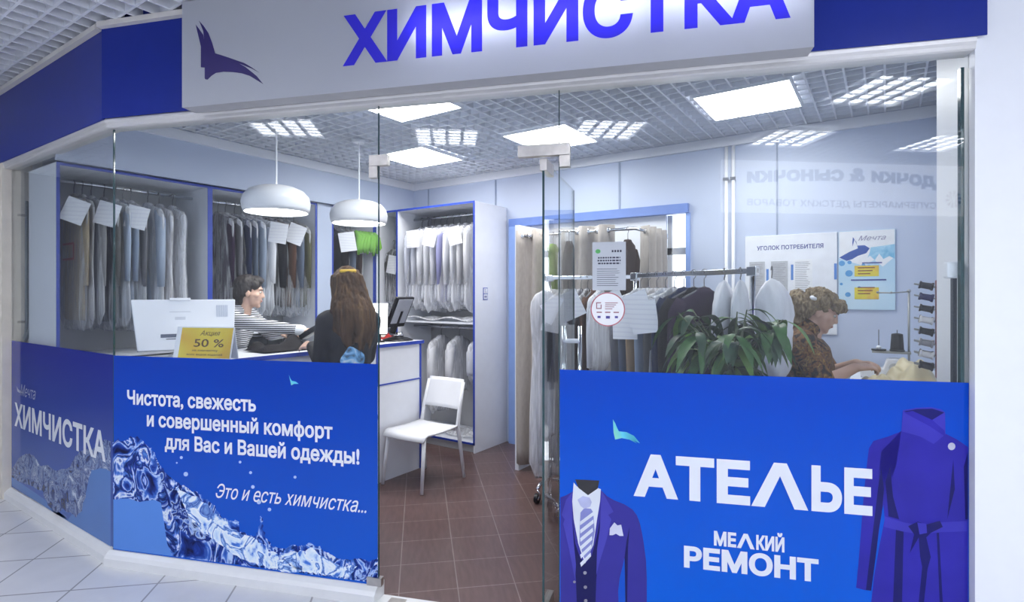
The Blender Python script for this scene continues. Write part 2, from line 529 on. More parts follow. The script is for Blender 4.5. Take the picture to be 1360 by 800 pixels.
# mall side walls
def along(s0, s1, d0, d1, z0, z1, m=None):
    m = m or MB()
    vs = [front(s, d, z) for z in (z0, z1) for d in (d0, d1) for s in (s0, s1)]
    return m.add(vs, [(0, 2, 3, 1), (4, 5, 7, 6), (0, 1, 5, 4), (2, 6, 7, 3), (0, 4, 6, 2), (1, 3, 7, 5)])
m = along(FL - .002, FL + 2.5, .045, -.25, 0, MALL_CEIL)
structure('wall_pier', m, M_pier, 'plain white pier to the right of the shopfront')
m = MB(); m.box(-9, -5.60, PANE_Y - .05, PANE_Y + .2, 0, MALL_CEIL)
structure('wall_mall_left', m, M_pier, 'white corridor wall left of the shopfront')
m = MB(); m.box(-5.60, -5.535, PANE_Y - .06, PANE_Y + .12, 0, 2.56)
structure('trim_7', m, pm('cream_post', (.80, .74, .66), .45), 'cream end post of the left-hand pane')
m = MB(); m.box(-9, 9, MALL_Y - .12, MALL_Y, 0, MALL_CEIL + .3)
structure('wall_mall_opposite', m, M_pier, 'white corridor wall facing the shop')
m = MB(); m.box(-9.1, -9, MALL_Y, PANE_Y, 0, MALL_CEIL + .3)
structure('wall_mall_end_added', m, pm('reflection_dimmer', (.22, .23, .30), .5), 'added dark wall closing the corridor to dim the pane reflections')  # unseen wall added to keep the bright surroundings out of the pane's reflection

# ------------------------------------------------------------------ shopfront: glass, plinth, head rail, fascia
def pane_box(x0, x1, z0, z1, d0=-.005, d1=.005, m=None):
    m = m or MB(); return m.box(x0, x1, PANE_Y - d1, PANE_Y - d0, z0, z1)
def window(n, mb, label):
    o = structure('window_%d' % n, mb, M_glass, label, fix=True); return o
W_pane = window(1, pane_box(-5.535, -3.722, .078, 2.5), 'angled left-hand glass pane')
W_left = window(2, along(.012, 1.678, -.005, .005, .078, 2.505), 'glass pane left of the doorway')
W_over = window(3, along(1.684, 2.597, -.005, .005, 2.20, 2.505), 'glass transom over the doorway')
W_right = window(4, along(2.603, FL - .002, -.005, .005, .078, 2.505), 'glass pane right of the doorway')
def edge(parent, mb): mb.build('glass_edge', M_edge, parent)
edge(W_left, along(.0065, .0115, -.005, .005, .078, 2.505)); edge(W_left, along(1.6785, 1.682, -.005, .005, .078, 2.505))
edge(W_right, along(2.5985, 2.6025, -.005, .005, .078, 2.505)); edge(W_right, along(FL - .03, FL - .018, -.02, .004, .1, 2.45))

def rail(z0, z1, prof, name, label):
    """profile (d, z) swept along the pane, round the corner and along the glazing"""
    m = MB(); bis = Vector((math.tan(ANG / 2), -1))
    st = [lambda d: Vector((-5.60, PANE_Y - d)), lambda d: Vector((A.x, PANE_Y)) + bis * d, lambda d: A + EU * FL + EN * d]
    n = len(prof)
    for s in st:
        for d, z in prof: p = s(d); m.v.append((p.x, p.y, z))
    for i in range(2):
        for j in range(n): a, b = i * n + j, i * n + (j + 1) % n; m.f.append((a, b, b + n, a + n))
    m.f += [tuple(range(n)), tuple(2 * n + j for j in reversed(range(n)))]
    return m
structure('trim_8', rail(0, 0, [(-.03, 2.50), (.04, 2.50), (.048, 2.505), (.048, 2.52), (.056, 2.53), (.058, 2.548), (.05, 2.558), (-.03, 2.558)], '', ''), M_alu, 'aluminium head rail over the glazing')
def sill(f, s0, s1):
    m = MB(); prof = [(-.06, 0), (.05, 0), (.05, .045), (.035, .062), (.012, .078), (-.06, .078)]; n = len(prof)
    for s in (s0, s1):
        for d, z in prof: m.v.append(tuple(f(s, d, z)))
    for j in range(n): m.f.append((j, (j + 1) % n, n + (j + 1) % n, n + j))
    m.f += [tuple(range(n)), tuple(n + j for j in reversed(range(n)))]
    return m
M_sill = pm('white_sill', (.78, .79, .81), .3, .02)
structure('trim_9', sill(lambda s, d, z: Vector((s, PANE_Y - d, z)), -5.60, -3.70), M_sill, 'white plinth under the angled pane')
structure('trim_10', sill(front, -.009, 1.68), M_sill, 'white plinth under the left glazing')
structure('trim_11', sill(front, 2.60, FL), M_sill, 'white plinth under the right glazing')
m = along(1.68, 2.60, -.05, .055, 0, .006)
structure('trim_12', m, M_sill, 'pale threshold of the doorway')
m = MB(); m.box(-5.75, A.x, PANE_Y - .05, PANE_Y + .03, 2.558, 3.16)
structure('wall_head_left', m, M_fascia)
m = along(-.01, FL + .03, -.05, .06, 2.558, 3.16)
structure('wall_head_front', m, M_fascia)
def fascia(mb, label):
    return tag(mb.build('fascia_panel', M_fascia, None, bevel=.003), label, 'panel', 'blue fascia panels over the glazing')
m = MB(); bis = Vector((math.tan(ANG / 2), -1)); c1, c0 = Vector((A.x, PANE_Y)) + bis * .066, Vector((A.x, PANE_Y)) + bis * .051
vs = []
for z in (2.545, MALL_CEIL - .004): vs += [(-5.68, PANE_Y - .051, z), (c0.x, c0.y, z), (c1.x, c1.y, z), (-5.68, PANE_Y - .066, z)]
m.add(vs, [(0, 1, 2, 3), (7, 6, 5, 4), (0, 4, 5, 1), (1, 5, 6, 2), (2, 6, 7, 3), (3, 7, 4, 0)])
fascia(m, 'plain dark blue fascia panel over the angled pane')
def fas(s0, s1, d1=.066):
    m = MB(); p = [front(s0, .061), front(s1, .061), front(s1, d1), front(s0, d1)]
    vs = [(q.x, q.y, z) for z in (2.545, MALL_CEIL - .004) for q in p]
    m.add(vs, [(0, 1, 2, 3), (7, 6, 5, 4), (0, 4, 5, 1), (1, 5, 6, 2), (2, 6, 7, 3), (3, 7, 4, 0)]); return m
m = fas(-.005, .640)
fascia(m, 'small blue fascia panel between the corner and the bird on the sign')
fascia(fas(3.637, FL + .03), 'blue fascia panel to the right of the white sign')
m = MB(); m.box(-5.68, A.x, PANE_Y - .10, PANE_Y - .068, MALL_CEIL - .03, MALL_CEIL - .001)
along(0, .63, .068, .10, MALL_CEIL - .03, MALL_CEIL - .001, m)
structure('trim_13', m, pm('cream_trim', (.74, .71, .68), .5), 'pale edge trim of the corridor ceiling')

# fittings of the doorway
def fitting(parent, pieces, label=None):
    m = MB()
    for s0, s1, z0, z1 in pieces: along(s0, s1, -.016, .016, z0, z1, m)
    return m.build('patch_fitting', M_steel, parent, bevel=.002, label=label)
fitting(W_over, [(1.632, 1.735, 2.197, 2.252), (1.632, 1.679, 2.137, 2.197)])
fitting(W_over, [(2.405, 2.652, 2.196, 2.252), (2.603, 2.652, 2.140, 2.196)])
fitting(W_left, [(1.62, 1.70, .078, .12)])
m = along(1.735, 1.82, -.03, .05, .006, .0085); m2 = m.build('floor_plate', M_steel, None)
tag(m2, 'small steel floor plate set in the doorway threshold', 'plate')

# the open glass door leaf
door = thing('door', (0, 0, 0), 'glass door leaf standing open into the shop', 'door'); door.name = 'door_1'; door['kind'] = 'structure'
P0, P1 = Vector((-1.347, 2.262)), Vector((-1.588, 3.03))
DU = (P1 - P0).normalized(); DN = Vector((DU.y, -DU.x)); DL = (P1 - P0).length
def leaf(a0, a1, t0, t1, z0, z1, m=None):
    m = m or MB()
    vs = [(*(P0 + DU * a + DN * t), z) for z in (z0, z1) for t in (t0, t1) for a in (a0, a1)]
    return m.add(vs, [(0, 2, 3, 1), (4, 5, 7, 6), (0, 1, 5, 4), (2, 6, 7, 3), (0, 4, 6, 2), (1, 3, 7, 5)])
leaf(.004, DL - .004, -.005, .005, .012, 2.185).build('glass_leaf', M_glass, door)
e = leaf(0, .0038, -.005, .005, .012, 2.185); leaf(DL - .0038, DL, -.005, .005, .012, 2.185, e); e.build('glass_edge', M_edge, door)
leaf(-.003, .16, -.017, .017, 2.135, 2.193).build('patch_fitting', M_steel, door, bevel=.002)
leaf(-.003, .16, -.017, .017, .008, .07).build('patch_fitting', M_steel, door, bevel=.002)
for t in (-.05, .05):
    q = P0 + DU * (DL - .07) + DN * t
    MB().tube([(q.x, q.y, .55), (q.x, q.y, 1.36)], .0125, 12).build('door_handle', M_chrome, door, smooth=True)
m = MB()
for z in (.65, 1.27):
    q0, q1 = P0 + DU * (DL - .07) - DN * .05, P0 + DU * (DL - .07) + DN * .05
    m.tube([(q0.x, q0.y, z), (q1.x, q1.y, z)], .014, 10)
m.build('handle_mount', M_white, door)
# tall pull handle on the angled pane
ph = thing('pull_handle', (-5.44, PANE_Y + .01, 1.2), 'tall slim grey pull handle on the angled left pane', 'handle')
m = MB().tube([(0, .05, 1.06), (0, .05, .12), (.0, .045, .05), (.02, .03, .02), (.05, .03, .0), (.085, .03, .03), (.095, .045, .1), (.095, .05, .32)], .011, 10)
m.build('grip', pm('grey_handle', (.17, .20, .21), .35), ph, smooth=True)
for z in (.95, .14): MB().tube([(0, -.004, z), (0, .05, z)], .01, 10).build('mount', M_steel, ph)

# small white sensor box at the right end
sb = thing('sensor_box', (0, 0, 0), 'small white box fixed high beside the right-hand end of the glazing', 'sensor')
along(FL - .062, FL - .004, -.07, -.03, 1.615, 1.682).build('housing', M_white, sb, bevel=.008)
along(FL - .034, FL - .020, -.065, -.045, 1.18, 1.615).build('conduit', pm('dark_strip', (.03, .04, .06), .4), sb)

# ------------------------------------------------------------------ illuminated sign
M_face = pm('sign_face', (.80, .82, .88), .35, .01)
def translucent(name, c, mixv):
    m, nt, b, out = new_mat(name); b.inputs['Base Color'].default_value = c + (1,); b.inputs['Roughness'].default_value = .35
    n = nt.nodes.new('ShaderNodeTexNoise'); n.inputs['Scale'].default_value = 9
    t = nt.nodes.new('ShaderNodeBsdfTranslucent'); t.inputs[0].default_value = c + (1,)
    mr = nt.nodes.new('ShaderNodeMapRange'); mr.inputs[3].default_value = mixv - .02; mr.inputs[4].default_value = mixv + .02
    nt.links.new(n.outputs['Fac'], mr.inputs[0])
    mx = nt.nodes.new('ShaderNodeMixShader'); nt.links.new(mr.outputs[0], mx.inputs[0])
    nt.links.new(b.outputs[0], mx.inputs[1]); nt.links.new(t.outputs[0], mx.inputs[2]); nt.links.new(mx.outputs[0], out.inputs[0])
    return m
sign = thing('shop_sign', tuple(front(.64, .07, 2.525)), 'long white illuminated box sign with blue Cyrillic lettering and a bird', 'sign', rz=ANG)
SL, SD, SH = 3.637 - .64, .16 - .068, .55          # local x along the glazing, -y outwards
def sb_(x0, x1, y0, y1, z0, z1): return MB().box(x0, x1, y0, y1, z0, z1)
m = sb_(0, SL, -.012, 0, 0, SH); m.box(0, .004, -SD + .004, -.012, 0, SH).box(SL - .004, SL, -SD + .004, -.012, 0, SH).box(.004, SL - .004, -SD + .004, -.012, 0, .004)
m.build('casing', pm('sign_casing', (.42, .42, .45), .4, .03), sign)
sb_(0, SL, -SD, -SD + .003, 0, SH).build('face', translucent('sign_acrylic', (.74, .76, .82), .5), sign)
def sgn(a, b, d=.0012): return Vector((a - .64, -SD - d, b - 2.525))
text_mb('ХИМЧИСТКА', sgn, 1.585, 3.547, 2.648, .243, weight=.040).build('lettering', translucent('sign_letters', (.07, .055, .92), .45), sign, fix=False)
bird = [(260, 32.5), (265, 39), (270.5, 47), (271.5, 53), (270, 41), (264.5, 27.5), (271, 35), (277, 44), (282, 57), (286, 71), (296, 74), (305, 77), (325, 84), (335, 90), (345, 97), (334, 91), (318, 84.5), (326, 89), (341, 101), (350, 112), (332, 101), (321, 97.5), (310, 96), (297, 95.5), (287, 97), (281, 101), (276, 106), (273, 105.5), (272, 104), (272, 90), (267, 89.5), (267, 62)]
MB().poly([sgn(*on_front(x, y, .162)) for x, y in bird]).build('bird_emblem', pm('dark_violet', (.022, .012, .13), .4), sign, fix=False)
for s0, s1, pw in ((1.95, 2.4, 1.9), (2.45, 3.0, 1.2), (3.05, 3.6, 1.3)):
    l = bpy.data.lights.new('sign_lamp', 'AREA'); l.shape = 'RECTANGLE'; l.size = s1 - s0; l.size_y = .06; l.energy = pw * SIGN_W; l.color = (.93, .95, 1)
    o = bpy.data.objects.new('sign_lamp', l); col.objects.link(o); o.parent = sign
    o.location = ((s0 + s1) / 2 - .64, -.016, .26 if pw < 2 else .3); o.rotation_euler = (R(90), 0, 0)

# ------------------------------------------------------------------ ceiling lamps
M_lampin = emit('shop_lamp_diffuser', (1, .98, .95), LAMP_IN)
M_lampout = emit('corridor_lamp_diffuser', (.95, .97, 1.0), LAMP_OUT)
def ceiling_lamp(x, y, z, mat, label, group, louvre):
    t = thing('ceiling_light', (x, y, z), label, 'ceiling light', group)
    h = .295
    m = MB()
    for a0, a1, b0, b1 in ((-h, h, -h, -h + .012), (-h, h, h - .012, h), (-h, -h + .012, -h + .012, h - .012), (h - .012, h, -h + .012, h - .012)): m.box(a0, a1, b0, b1, -.004, .026)
    m.build('frame', M_white, t)
    dz = .020 if louvre else .006
    m = MB(); m.poly([(-h + .012, -h + .012, dz), (-h + .012, h - .012, dz), (h - .012, h - .012, dz), (h - .012, -h + .012, dz)])
    m.build('diffuser', mat, t, fix=False)
    if louvre:
        m = MB()
        for i in range(1, 4): m.box(-h + .012 + i * .143 - .016, -h + .012 + i * .143 + .016, -h + .012, h - .012, .004, .018)
        for j in range(1, 6): m.box(-h + .012, h - .012, -h + .012 + j * .0953 - .003, -h + .012 + j * .0953 + .003, .008, .019)
        m.build('louvre', pm('louvre_grey', (.55, .57, .62), .35), t)
    return t
ceiling_lamp(-.77, 3.98, CEIL - .014, M_lampin, 'bright square ceiling light nearest the right-hand wall of the shop', 'square ceiling lights in the shop', False)
ceiling_lamp(-2.31, 4.0, CEIL - .014, M_lampin, 'bright square ceiling light seen just over the doorway fitting', 'square ceiling lights in the shop', False)
ceiling_lamp(-3.66, 3.87, CEIL - .014, M_lampin, 'bright square ceiling light by the far left corner, between doorway and pendants', 'square ceiling lights in the shop', False)
ceiling_lamp(-2.72, 2.70, CEIL - .014, M_lampin, 'square ceiling light half hidden by the head rail over the doorway', 'square ceiling lights in the shop', False)
for x, y in ((-.33, -.15), (1.50, -.22), (1.46, 1.03), (3.1, -.22), (-3.25, -.4), (-5.6, -.4), (-1.8, -.55)):  # last pair added to even out the front light, the rest seen mirrored
    ceiling_lamp(x, y, MALL_CEIL - .028, M_lampout, 'square louvred corridor ceiling light, mirrored in the glass except the added last pair', 'louvred ceiling lights of the corridor', True)

# the shop sign across the corridor (seen mirrored in the glass)
os_ = thing('opposite_sign', (0, MALL_Y, 0), 'pale sign across the corridor, mirrored in the right-hand glass', 'sign')
m = MB(); m.box(1.25, 4.75, .005, .06, 2.47, 3.05); m.build('sign_board', emit('opposite_sign_glow', (.95, .96, 1), 2.4), os_)
def op(a, b): return Vector((-a, .0612, b))
text_mb('дочки & сыночки', op, -3.86, -1.53, 2.79, .17, weight=.05, arc=.05).build('lettering', pm('opposite_blue', (.02, .03, .16), .4), os_, fix=False)
text_mb('СУПЕРМАРКЕТЫ ДЕТСКИХ ТОВАРОВ', op, -3.86, -1.53, 2.545, .075, weight=.02).build('lettering', pm('opposite_grey', (.25, .2, .3), .4), os_, fix=False)
m = MB()
for k in range(11):
    a0, a1 = R(k * 36 - 90), R(k * 36 - 72)
    m.poly([op(-4.08 + .02 * math.cos(a0), 2.66 + .02 * math.sin(a0)), op(-4.08 + .1 * math.cos(a0), 2.66 + .1 * math.sin(a0)), op(-4.08 + .1 * math.cos(a1), 2.66 + .1 * math.sin(a1))])
m.build('rosette', pm('opposite_red', (.35, .12, .16), .4), os_, fix=False)
# ------------------------------------------------------------------ printed films on the glazing
def print_mat(name, c, var=.02, coat=.0):
    return pm(name, c, .06, var, 5, spec=.22)
def film_blue(name, c0, c1, z0, z1):
    """printed blue with a slightly lighter foot"""
    m, nt, b, out = new_mat(name)
    tc = nt.nodes.new('ShaderNodeTexCoord'); sx = nt.nodes.new('ShaderNodeSeparateXYZ')
    nt.links.new(tc.outputs['Object'], sx.inputs[0])
    mr = nt.nodes.new('ShaderNodeMapRange'); mr.inputs[1].default_value = z0; mr.inputs[2].default_value = z1
    nt.links.new(sx.outputs['Z'], mr.inputs[0])
    n = nt.nodes.new('ShaderNodeTexNoise'); n.inputs['Scale'].default_value = 1.5
    ad = nt.nodes.new('ShaderNodeMath'); ad.operation = 'MULTIPLY_ADD'; ad.inputs[1].default_value = .12
    nt.links.new(n.outputs['Fac'], ad.inputs[0]); nt.links.new(mr.outputs[0], ad.inputs[2])
    r = nt.nodes.new('ShaderNodeValToRGB'); r.color_ramp.elements[0].color = c1 + (1,); r.color_ramp.elements[1].color = c0 + (1,)
    nt.links.new(ad.outputs[0], r.inputs[0]); nt.links.new(r.outputs[0], b.inputs['Base Color'])
    b.inputs['Roughness'].default_value = .05; b.inputs['Specular IOR Level'].default_value = .22
    return m
FILM_L = film_blue('film_blue_left', (.001, .042, .40), (.008, .105, .60), .1, 1.2)
FILM_R = film_blue('film_blue_right', (.000, .058, .52), (.001, .125, .70), .1, 1.2)
FILM_P = film_blue('film_blue_pane', (.020, .030, .26), (.06, .13, .42), .1, 1.2)
FILM_P.node_tree.nodes['Principled BSDF'].inputs['Specular IOR Level'].default_value = .2
INK_W = print_mat('print_white', (.78, .81, .88))
water_stops = [(.30, (.003, .006, .05)), (.38, (.01, .04, .30)), (.44, (.05, .16, .62)), (.475, (.50, .66, .93)), (.50, (.02, .06, .40)), (.54, (.004, .012, .10)), (.58, (.06, .18, .66)), (.62, (.80, .88, .97)), (.65, (.03, .08, .42)), (.72, (.10, .26, .72))]
M_water = ramp_mat('print_water', water_stops, 8, .06, 5, 1.2, (1, 1, .7), spec=.2)
M_water2 = ramp_mat('print_water_dark', [(.30, (.002, .004, .03)), (.42, (.006, .02, .18)), (.47, (.06, .15, .55)), (.50, (.45, .6, .9)), (.53, (.006, .015, .13)), (.60, (.02, .06, .35)), (.64, (.35, .5, .85)), (.68, (.01, .03, .22))], 9, .06, 5, 1.4, spec=.2)
M_water3 = ramp_mat('print_water_bright', [(.30, (.01, .05, .35)), (.37, (.08, .22, .70)), (.42, (.60, .76, .96)), (.50, (.88, .93, .98)), (.525, (.30, .50, .88)), (.55, (.03, .08, .40)), (.58, (.25, .45, .85)), (.62, (.86, .92, .98)), (.72, (.50, .68, .94))], 8, .06, 5, 1.2, spec=.2)
M_light = print_mat('print_light_blue', (.10, .26, .72))

def fr(layer): return lambda a, b: front(a, .007 + layer * .00035, b)
def pn(layer): return lambda a, b: Vector((a, PANE_Y - .007 - layer * .00035, b))
def art(parent, name, px, layer, material, plane='f', label=None, mb=None):
    to, f = (lambda x, y: on_front(x, y, .007), fr(layer)) if plane == 'f' else (on_pane, pn(layer))
    m = (mb or MB()).poly([f(*to(x, y)) for x, y in px])
    return m.build(name, material, parent, fix=False, label=label)
def rough_line(pts, amp, step, seed):
    rnd = random.Random(seed); out = []
    for (x0, y0), (x1, y1) in zip(pts, pts[1:]):
        k = max(1, int(math.hypot(x1 - x0, y1 - y0) / step))
        for i in range(k):
            t = i / k; out.append((x0 + (x1 - x0) * t + rnd.uniform(-amp, amp), y0 + (y1 - y0) * t + rnd.uniform(-amp, amp)))
    out.append(pts[-1]); return out
def circle_px(cx, cy, r, n=14): return [(cx + r * math.cos(2 * math.pi * i / n), cy + r * math.sin(2 * math.pi * i / n)) for i in range(n)]

# left film: dry cleaning slogan over splashing water
fl = thing('window_film', tuple(front(.846, .006)), 'blue window film with a white three-line Russian slogan over a splash of water', 'window film')
fl.rotation_euler = (0, 0, 0); INV = fl.location.copy()
def film_parts(t, objs):
    for o in objs:
        o.parent = t; o.matrix_parent_inverse = Matrix.Translation(-t.location)
P = []
P.append(along(.013, 1.677, .0055, .0068, .08, 1.197).build('film_sheet', FILM_L, None))
P.append(art(None, 'light_patch', [(150.5, 662), (213, 664), (219, 690), (223, 722), (229, 739), (150.5, 729)], 1, M_light))
top = rough_line([(150.5, 588), (157, 584), (165, 587), (173, 580), (182, 581), (192, 588), (201, 596), (207, 607), (214, 620), (222, 632), (232, 638), (246, 648), (262, 655), (275, 664), (285, 672), (291, 684), (303, 692), (317, 692), (319, 706), (331, 712), (340, 713), (342, 703), (346, 694), (344, 688), (347, 686), (349, 692), (349, 703), (354, 715), (361, 726), (373, 730), (386, 724), (400, 725), (414, 721), (424, 727), (436, 736), (452, 743), (466, 744), (478, 742), (492, 746), (502, 741)], 1.6, 3, 3)
low = [(502, 775), (229, 739), (222, 722), (218, 694), (214, 668), (205, 664), (185, 667), (170, 662), (150.5, 664)]
P.append(art(None, 'water_splash', top + low, 2, M_water))
P.append(art(None, 'water_splash', rough_line([(206, 606), (214, 622), (226, 640), (240, 662), (258, 690), (282, 716), (268, 724), (246, 708), (232, 690), (224, 664), (214, 636)], 2, 5, 5), 3, M_water2))
P.append(art(None, 'water_splash', rough_line([(232, 646), (262, 660), (285, 680), (312, 704), (345, 720), (372, 742), (402, 757), (380, 760), (346, 752), (310, 738), (276, 712), (250, 684)], 2.5, 5, 6), 4, M_water3))
P.append(art(None, 'water_splash', rough_line([(372, 738), (400, 732), (414, 728), (430, 740), (452, 752), (476, 752), (462, 766), (430, 764), (392, 756)], 2, 4, 7), 4, M_water3))
P.append(art(None, 'water_splash', rough_line([(470, 768), (486, 758), (502, 750), (502, 774)], 1, 4, 8), 5, M_water2))
md = MB()
for x, y, r in ((241, 608, 2), (235, 615, 1.2), (247, 630, 3), (319, 614, 1.8), (333, 628, 2), (336, 647, 2.4), (344, 667, 3), (358, 677, 2.4), (392, 634, 2)):
    md.poly([fr(3)(*on_front(px, py, .007)) for px, py in circle_px(x, y, r)])
P.append(md.build('droplet_print', print_mat('print_droplet', (.45, .6, .9)), None, fix=False))
P.append(text_mb('Чистота, свежесть', fr(6), .112, .966, .921, .083, .030).build('lettering', INK_W, None, fix=False))
P.append(text_mb('и совершенный комфорт', fr(6), .250, 1.424, .803, .083, .030).build('lettering', INK_W, None, fix=False))
P.append(text_mb('для Вас и Вашей одежды!', fr(6), .374, 1.577, .683, .083, .030).build('lettering', INK_W, None, fix=False))
P.append(text_mb('Это и есть химчистка...', fr(6), .712, 1.616, .440, .078, .006, shear=.38).build('lettering', INK_W, None, fix=False, label='thin slanted script line'))
def bird_mark(parts, pts, layer, material):
    parts.append(art(None, 'bird_emblem', pts, layer, material))
M_birdprint = ramp_mat('print_bird', [(.3, (.02, .25, .35)), (.5, (.12, .62, .80)), (.7, (.35, .75, .25))], 6, .06, 2, 0)
bird_mark(P, [(384, 498), (386, 503), (388, 506), (393, 507), (397, 510), (391, 510), (387, 512), (386, 507)], 6, M_birdprint)
film_parts(fl, P)

# pane film
fp = thing('window_film', (-4.63, PANE_Y - .006, 0), 'violet-blue film on the angled pane lettered with one big Russian word over water', 'window film')
P = [MB().box(-5.53, -3.722, PANE_Y - .0068, PANE_Y - .0055, .082, 1.197).build('film_sheet', FILM_P, None)]
P.append(art(None, 'light_patch', [(17.5, 634), (45, 652), (62, 664), (74, 682), (92, 690), (112, 664), (122, 622), (149, 606), (149, 729), (17.5, 645)], 1, print_mat('print_pale_blue', (.085, .20, .52)), 'p'))
M_waterp = ramp_mat('print_water_pane', [(.3, (.02, .025, .07)), (.42, (.05, .08, .24)), (.47, (.20, .28, .50)), (.52, (.05, .07, .20)), (.57, (.30, .38, .58)), (.61, (.08, .12, .3)), (.68, (.48, .56, .72))], 10, .06, 10, 1.4, spec=.2)
P.append(art(None, 'water_splash', rough_line([(17.5, 622), (24, 612), (32, 604), (42, 602), (50, 610), (56, 620), (66, 618), (76, 625), (88, 622), (96, 620), (101, 606), (108, 600), (116, 596), (124, 598), (134, 590), (141, 584), (149, 586)], 1, 4, 11) + rough_line([(149, 626), (136, 622), (123, 624), (118, 650), (112, 672), (104, 688), (95, 682), (86, 676), (78, 682), (66, 672), (58, 652), (46, 646), (30, 640), (17.5, 633)], 1.5, 5, 12), 2, M_waterp, 'p'))
P.append(text_mb('ХИМЧИСТКА', pn(4), -5.447, -3.822, .558, .178, .030).build('lettering', print_mat('print_white_pane', (.72, .76, .84)), None, fix=False))
P.append(text_mb('Мечта', pn(4), -5.33, -5.00, .80, .085, .004, shear=.4).build('lettering', print_mat('print_lilac', (.34, .38, .58)), None, fix=False))
P.append(art(None, 'bird_emblem', [(24, 513), (26, 517), (30, 520), (34, 522), (28, 522), (25, 520)], 4, MATS['print_lilac'], 'p'))
film_parts(fp, P)

# right film: tailoring
fR = thing('window_film', tuple(front(3.42, .006)), 'bright blue film advertising tailoring with a suit and a belted coat', 'window film')
P = [along(2.604, FL - .004, .0055, .0068, .08, 1.2).build('film_sheet', FILM_R, None)]
SUIT = print_mat('print_suit', (.040, .035, .30), .1); SUIT_D = print_mat('print_suit_dark', (.012, .012, .10), .1); SUIT_L = print_mat('print_suit_light', (.065, .06, .42), .1)
P.append(art(None, 'suit_picture', [(744.5, 661), (752, 658), (761, 653), (799, 652), (806, 659), (816, 665), (829, 670), (840, 677), (846, 685), (850, 696), (853, 710), (855, 722), (858, 745), (859, 770), (859, 801), (744.5, 801)], 1, SUIT))
P.append(art(None, 'suit_picture', [(829.5, 741), (827, 752), (823, 768), (821, 785), (821.5, 801), (830.5, 801), (830, 770)], 2, print_mat('print_gap_blue', (.008, .09, .58))))
P.append(art(None, 'suit_picture', [(829.5, 741), (832, 720), (836, 700), (834, 730), (833, 801), (830.5, 801), (830, 770)], 2, SUIT_D))
P.append(art(None, 'vest_picture', [(760, 690), (764, 722), (770, 740), (777, 749), (786, 738), (793, 712), (797, 690), (795, 740), (792, 770), (791, 801), (766, 801), (765, 770), (762, 740)], 2, SUIT_D))
P.append(art(None, 'shirt_picture', [(762, 641), (766, 646), (781, 657), (793, 648), (798, 650), (797, 666), (793, 690), (788, 724), (777, 749), (768, 722), (762, 690), (760, 666)], 3, print_mat('print_shirt', (.72, .76, .84), .05)))
P.append(art(None, 'mannequin_neck_picture', [(764, 637), (796, 638.5), (794, 649), (781, 658), (768, 648)], 4, print_mat('print_neck', (.035, .035, .04), .5)))
P.append(art(None, 'tie_picture', [(771, 681), (776, 675), (785, 676), (788, 681), (790, 706), (786, 728), (778, 747), (772, 730), (769.5, 722), (770, 700)], 4, print_mat('print_tie', (.24, .26, .58), .06)))
m = MB()
for k in range(6):
    y = 684 + k * 11
    m.poly([fr(5)(*on_front(x, yy, .007)) for x, yy in ((770.5, y + 9), (789 - k * .9, y - 5), (789.5 - k * .9, y), (770.5 + k * .3, y + 14))])
P.append(m.build('tie_stripes_picture', MATS['print_shirt'], None, fix=False))
P.append(art(None, 'tie_picture', [(767, 664), (774, 659), (783, 661), (786, 667), (784, 673), (776, 676), (771, 672)], 5, print_mat('print_knot', (.45, .48, .72), .3)))
P.append(art(None, 'lapel_picture', [(799, 652), (806, 664), (815, 680), (808, 684), (812, 690), (806, 716), (797, 745), (792, 764), (793, 730), (797, 700), (798, 676)], 5, SUIT_L))
P.append(art(None, 'lapel_picture', [(760, 654), (752, 664), (746, 684), (750, 690), (748, 696), (756, 730), (764, 772), (765, 750), (762, 720), (760, 690)], 5, SUIT_L))
P.append(art(None, 'pocket_square_picture', [(809.5, 711), (810, 702), (816, 694), (820, 698), (825, 697), (828, 712), (823, 712), (818, 709), (814, 711)], 5, print_mat('print_square', (.62, .64, .80), .12)))
m = MB()
for x, y, r in ((777, 761, 2.3), (763, 773, 1.8), (777.5, 780, 2.3), (778, 798, 2.3)): m.poly([fr(6)(*on_front(a, b, .007)) for a, b in circle_px(x, y, r)])
P.append(m.build('button_print', print_mat('print_button', (.35, .34, .42), .3), None, fix=False))
COAT = print_mat('print_coat', (.028, .022, .36), .12); COAT_D = print_mat('print_coat_dark', (.010, .010, .13), .15); COAT_L = print_mat('print_coat_light', (.045, .04, .44), .1)
P.append(art(None, 'coat_picture', [(1197, 573), (1180, 580), (1160, 586), (1154, 596), (1151, 620), (1147, 660), (1144, 700), (1140, 750), (1137, 781), (1148, 784), (1157, 785), (1160, 760), (1163, 740), (1168, 700), (1171, 680), (1176, 660), (1190, 620)], 1, COAT))
P.append(art(None, 'coat_picture', [(1171, 682), (1167, 705), (1163, 740), (1157, 785), (1150, 784), (1154, 750), (1160, 700), (1166, 650), (1170, 620), (1174, 650)], 2, COAT_D))
P.append(art(None, 'coat_picture', [(1197, 573), (1255, 576), (1271, 584), (1285.5, 594), (1285.5, 801), (1157, 801), (1161, 765), (1168, 725), (1175, 690), (1172, 655), (1168, 625), (1170, 600)], 1, COAT))
P.append(art(None, 'collar_picture', [(1199, 545), (1216, 542), (1236, 541), (1250, 544), (1255, 548), (1255.5, 577), (1240, 590), (1222, 580), (1197, 573)], 3, COAT_L))
P.append(art(None, 'collar_picture', [(1200, 546.5), (1218, 543.5), (1238, 543), (1254, 548), (1237, 558.5), (1222, 553)], 4, COAT_D))
P.append(art(None, 'collar_picture', [(1200, 548), (1212, 546), (1238, 558), (1254, 572), (1255, 580), (1234, 566)], 5, COAT))
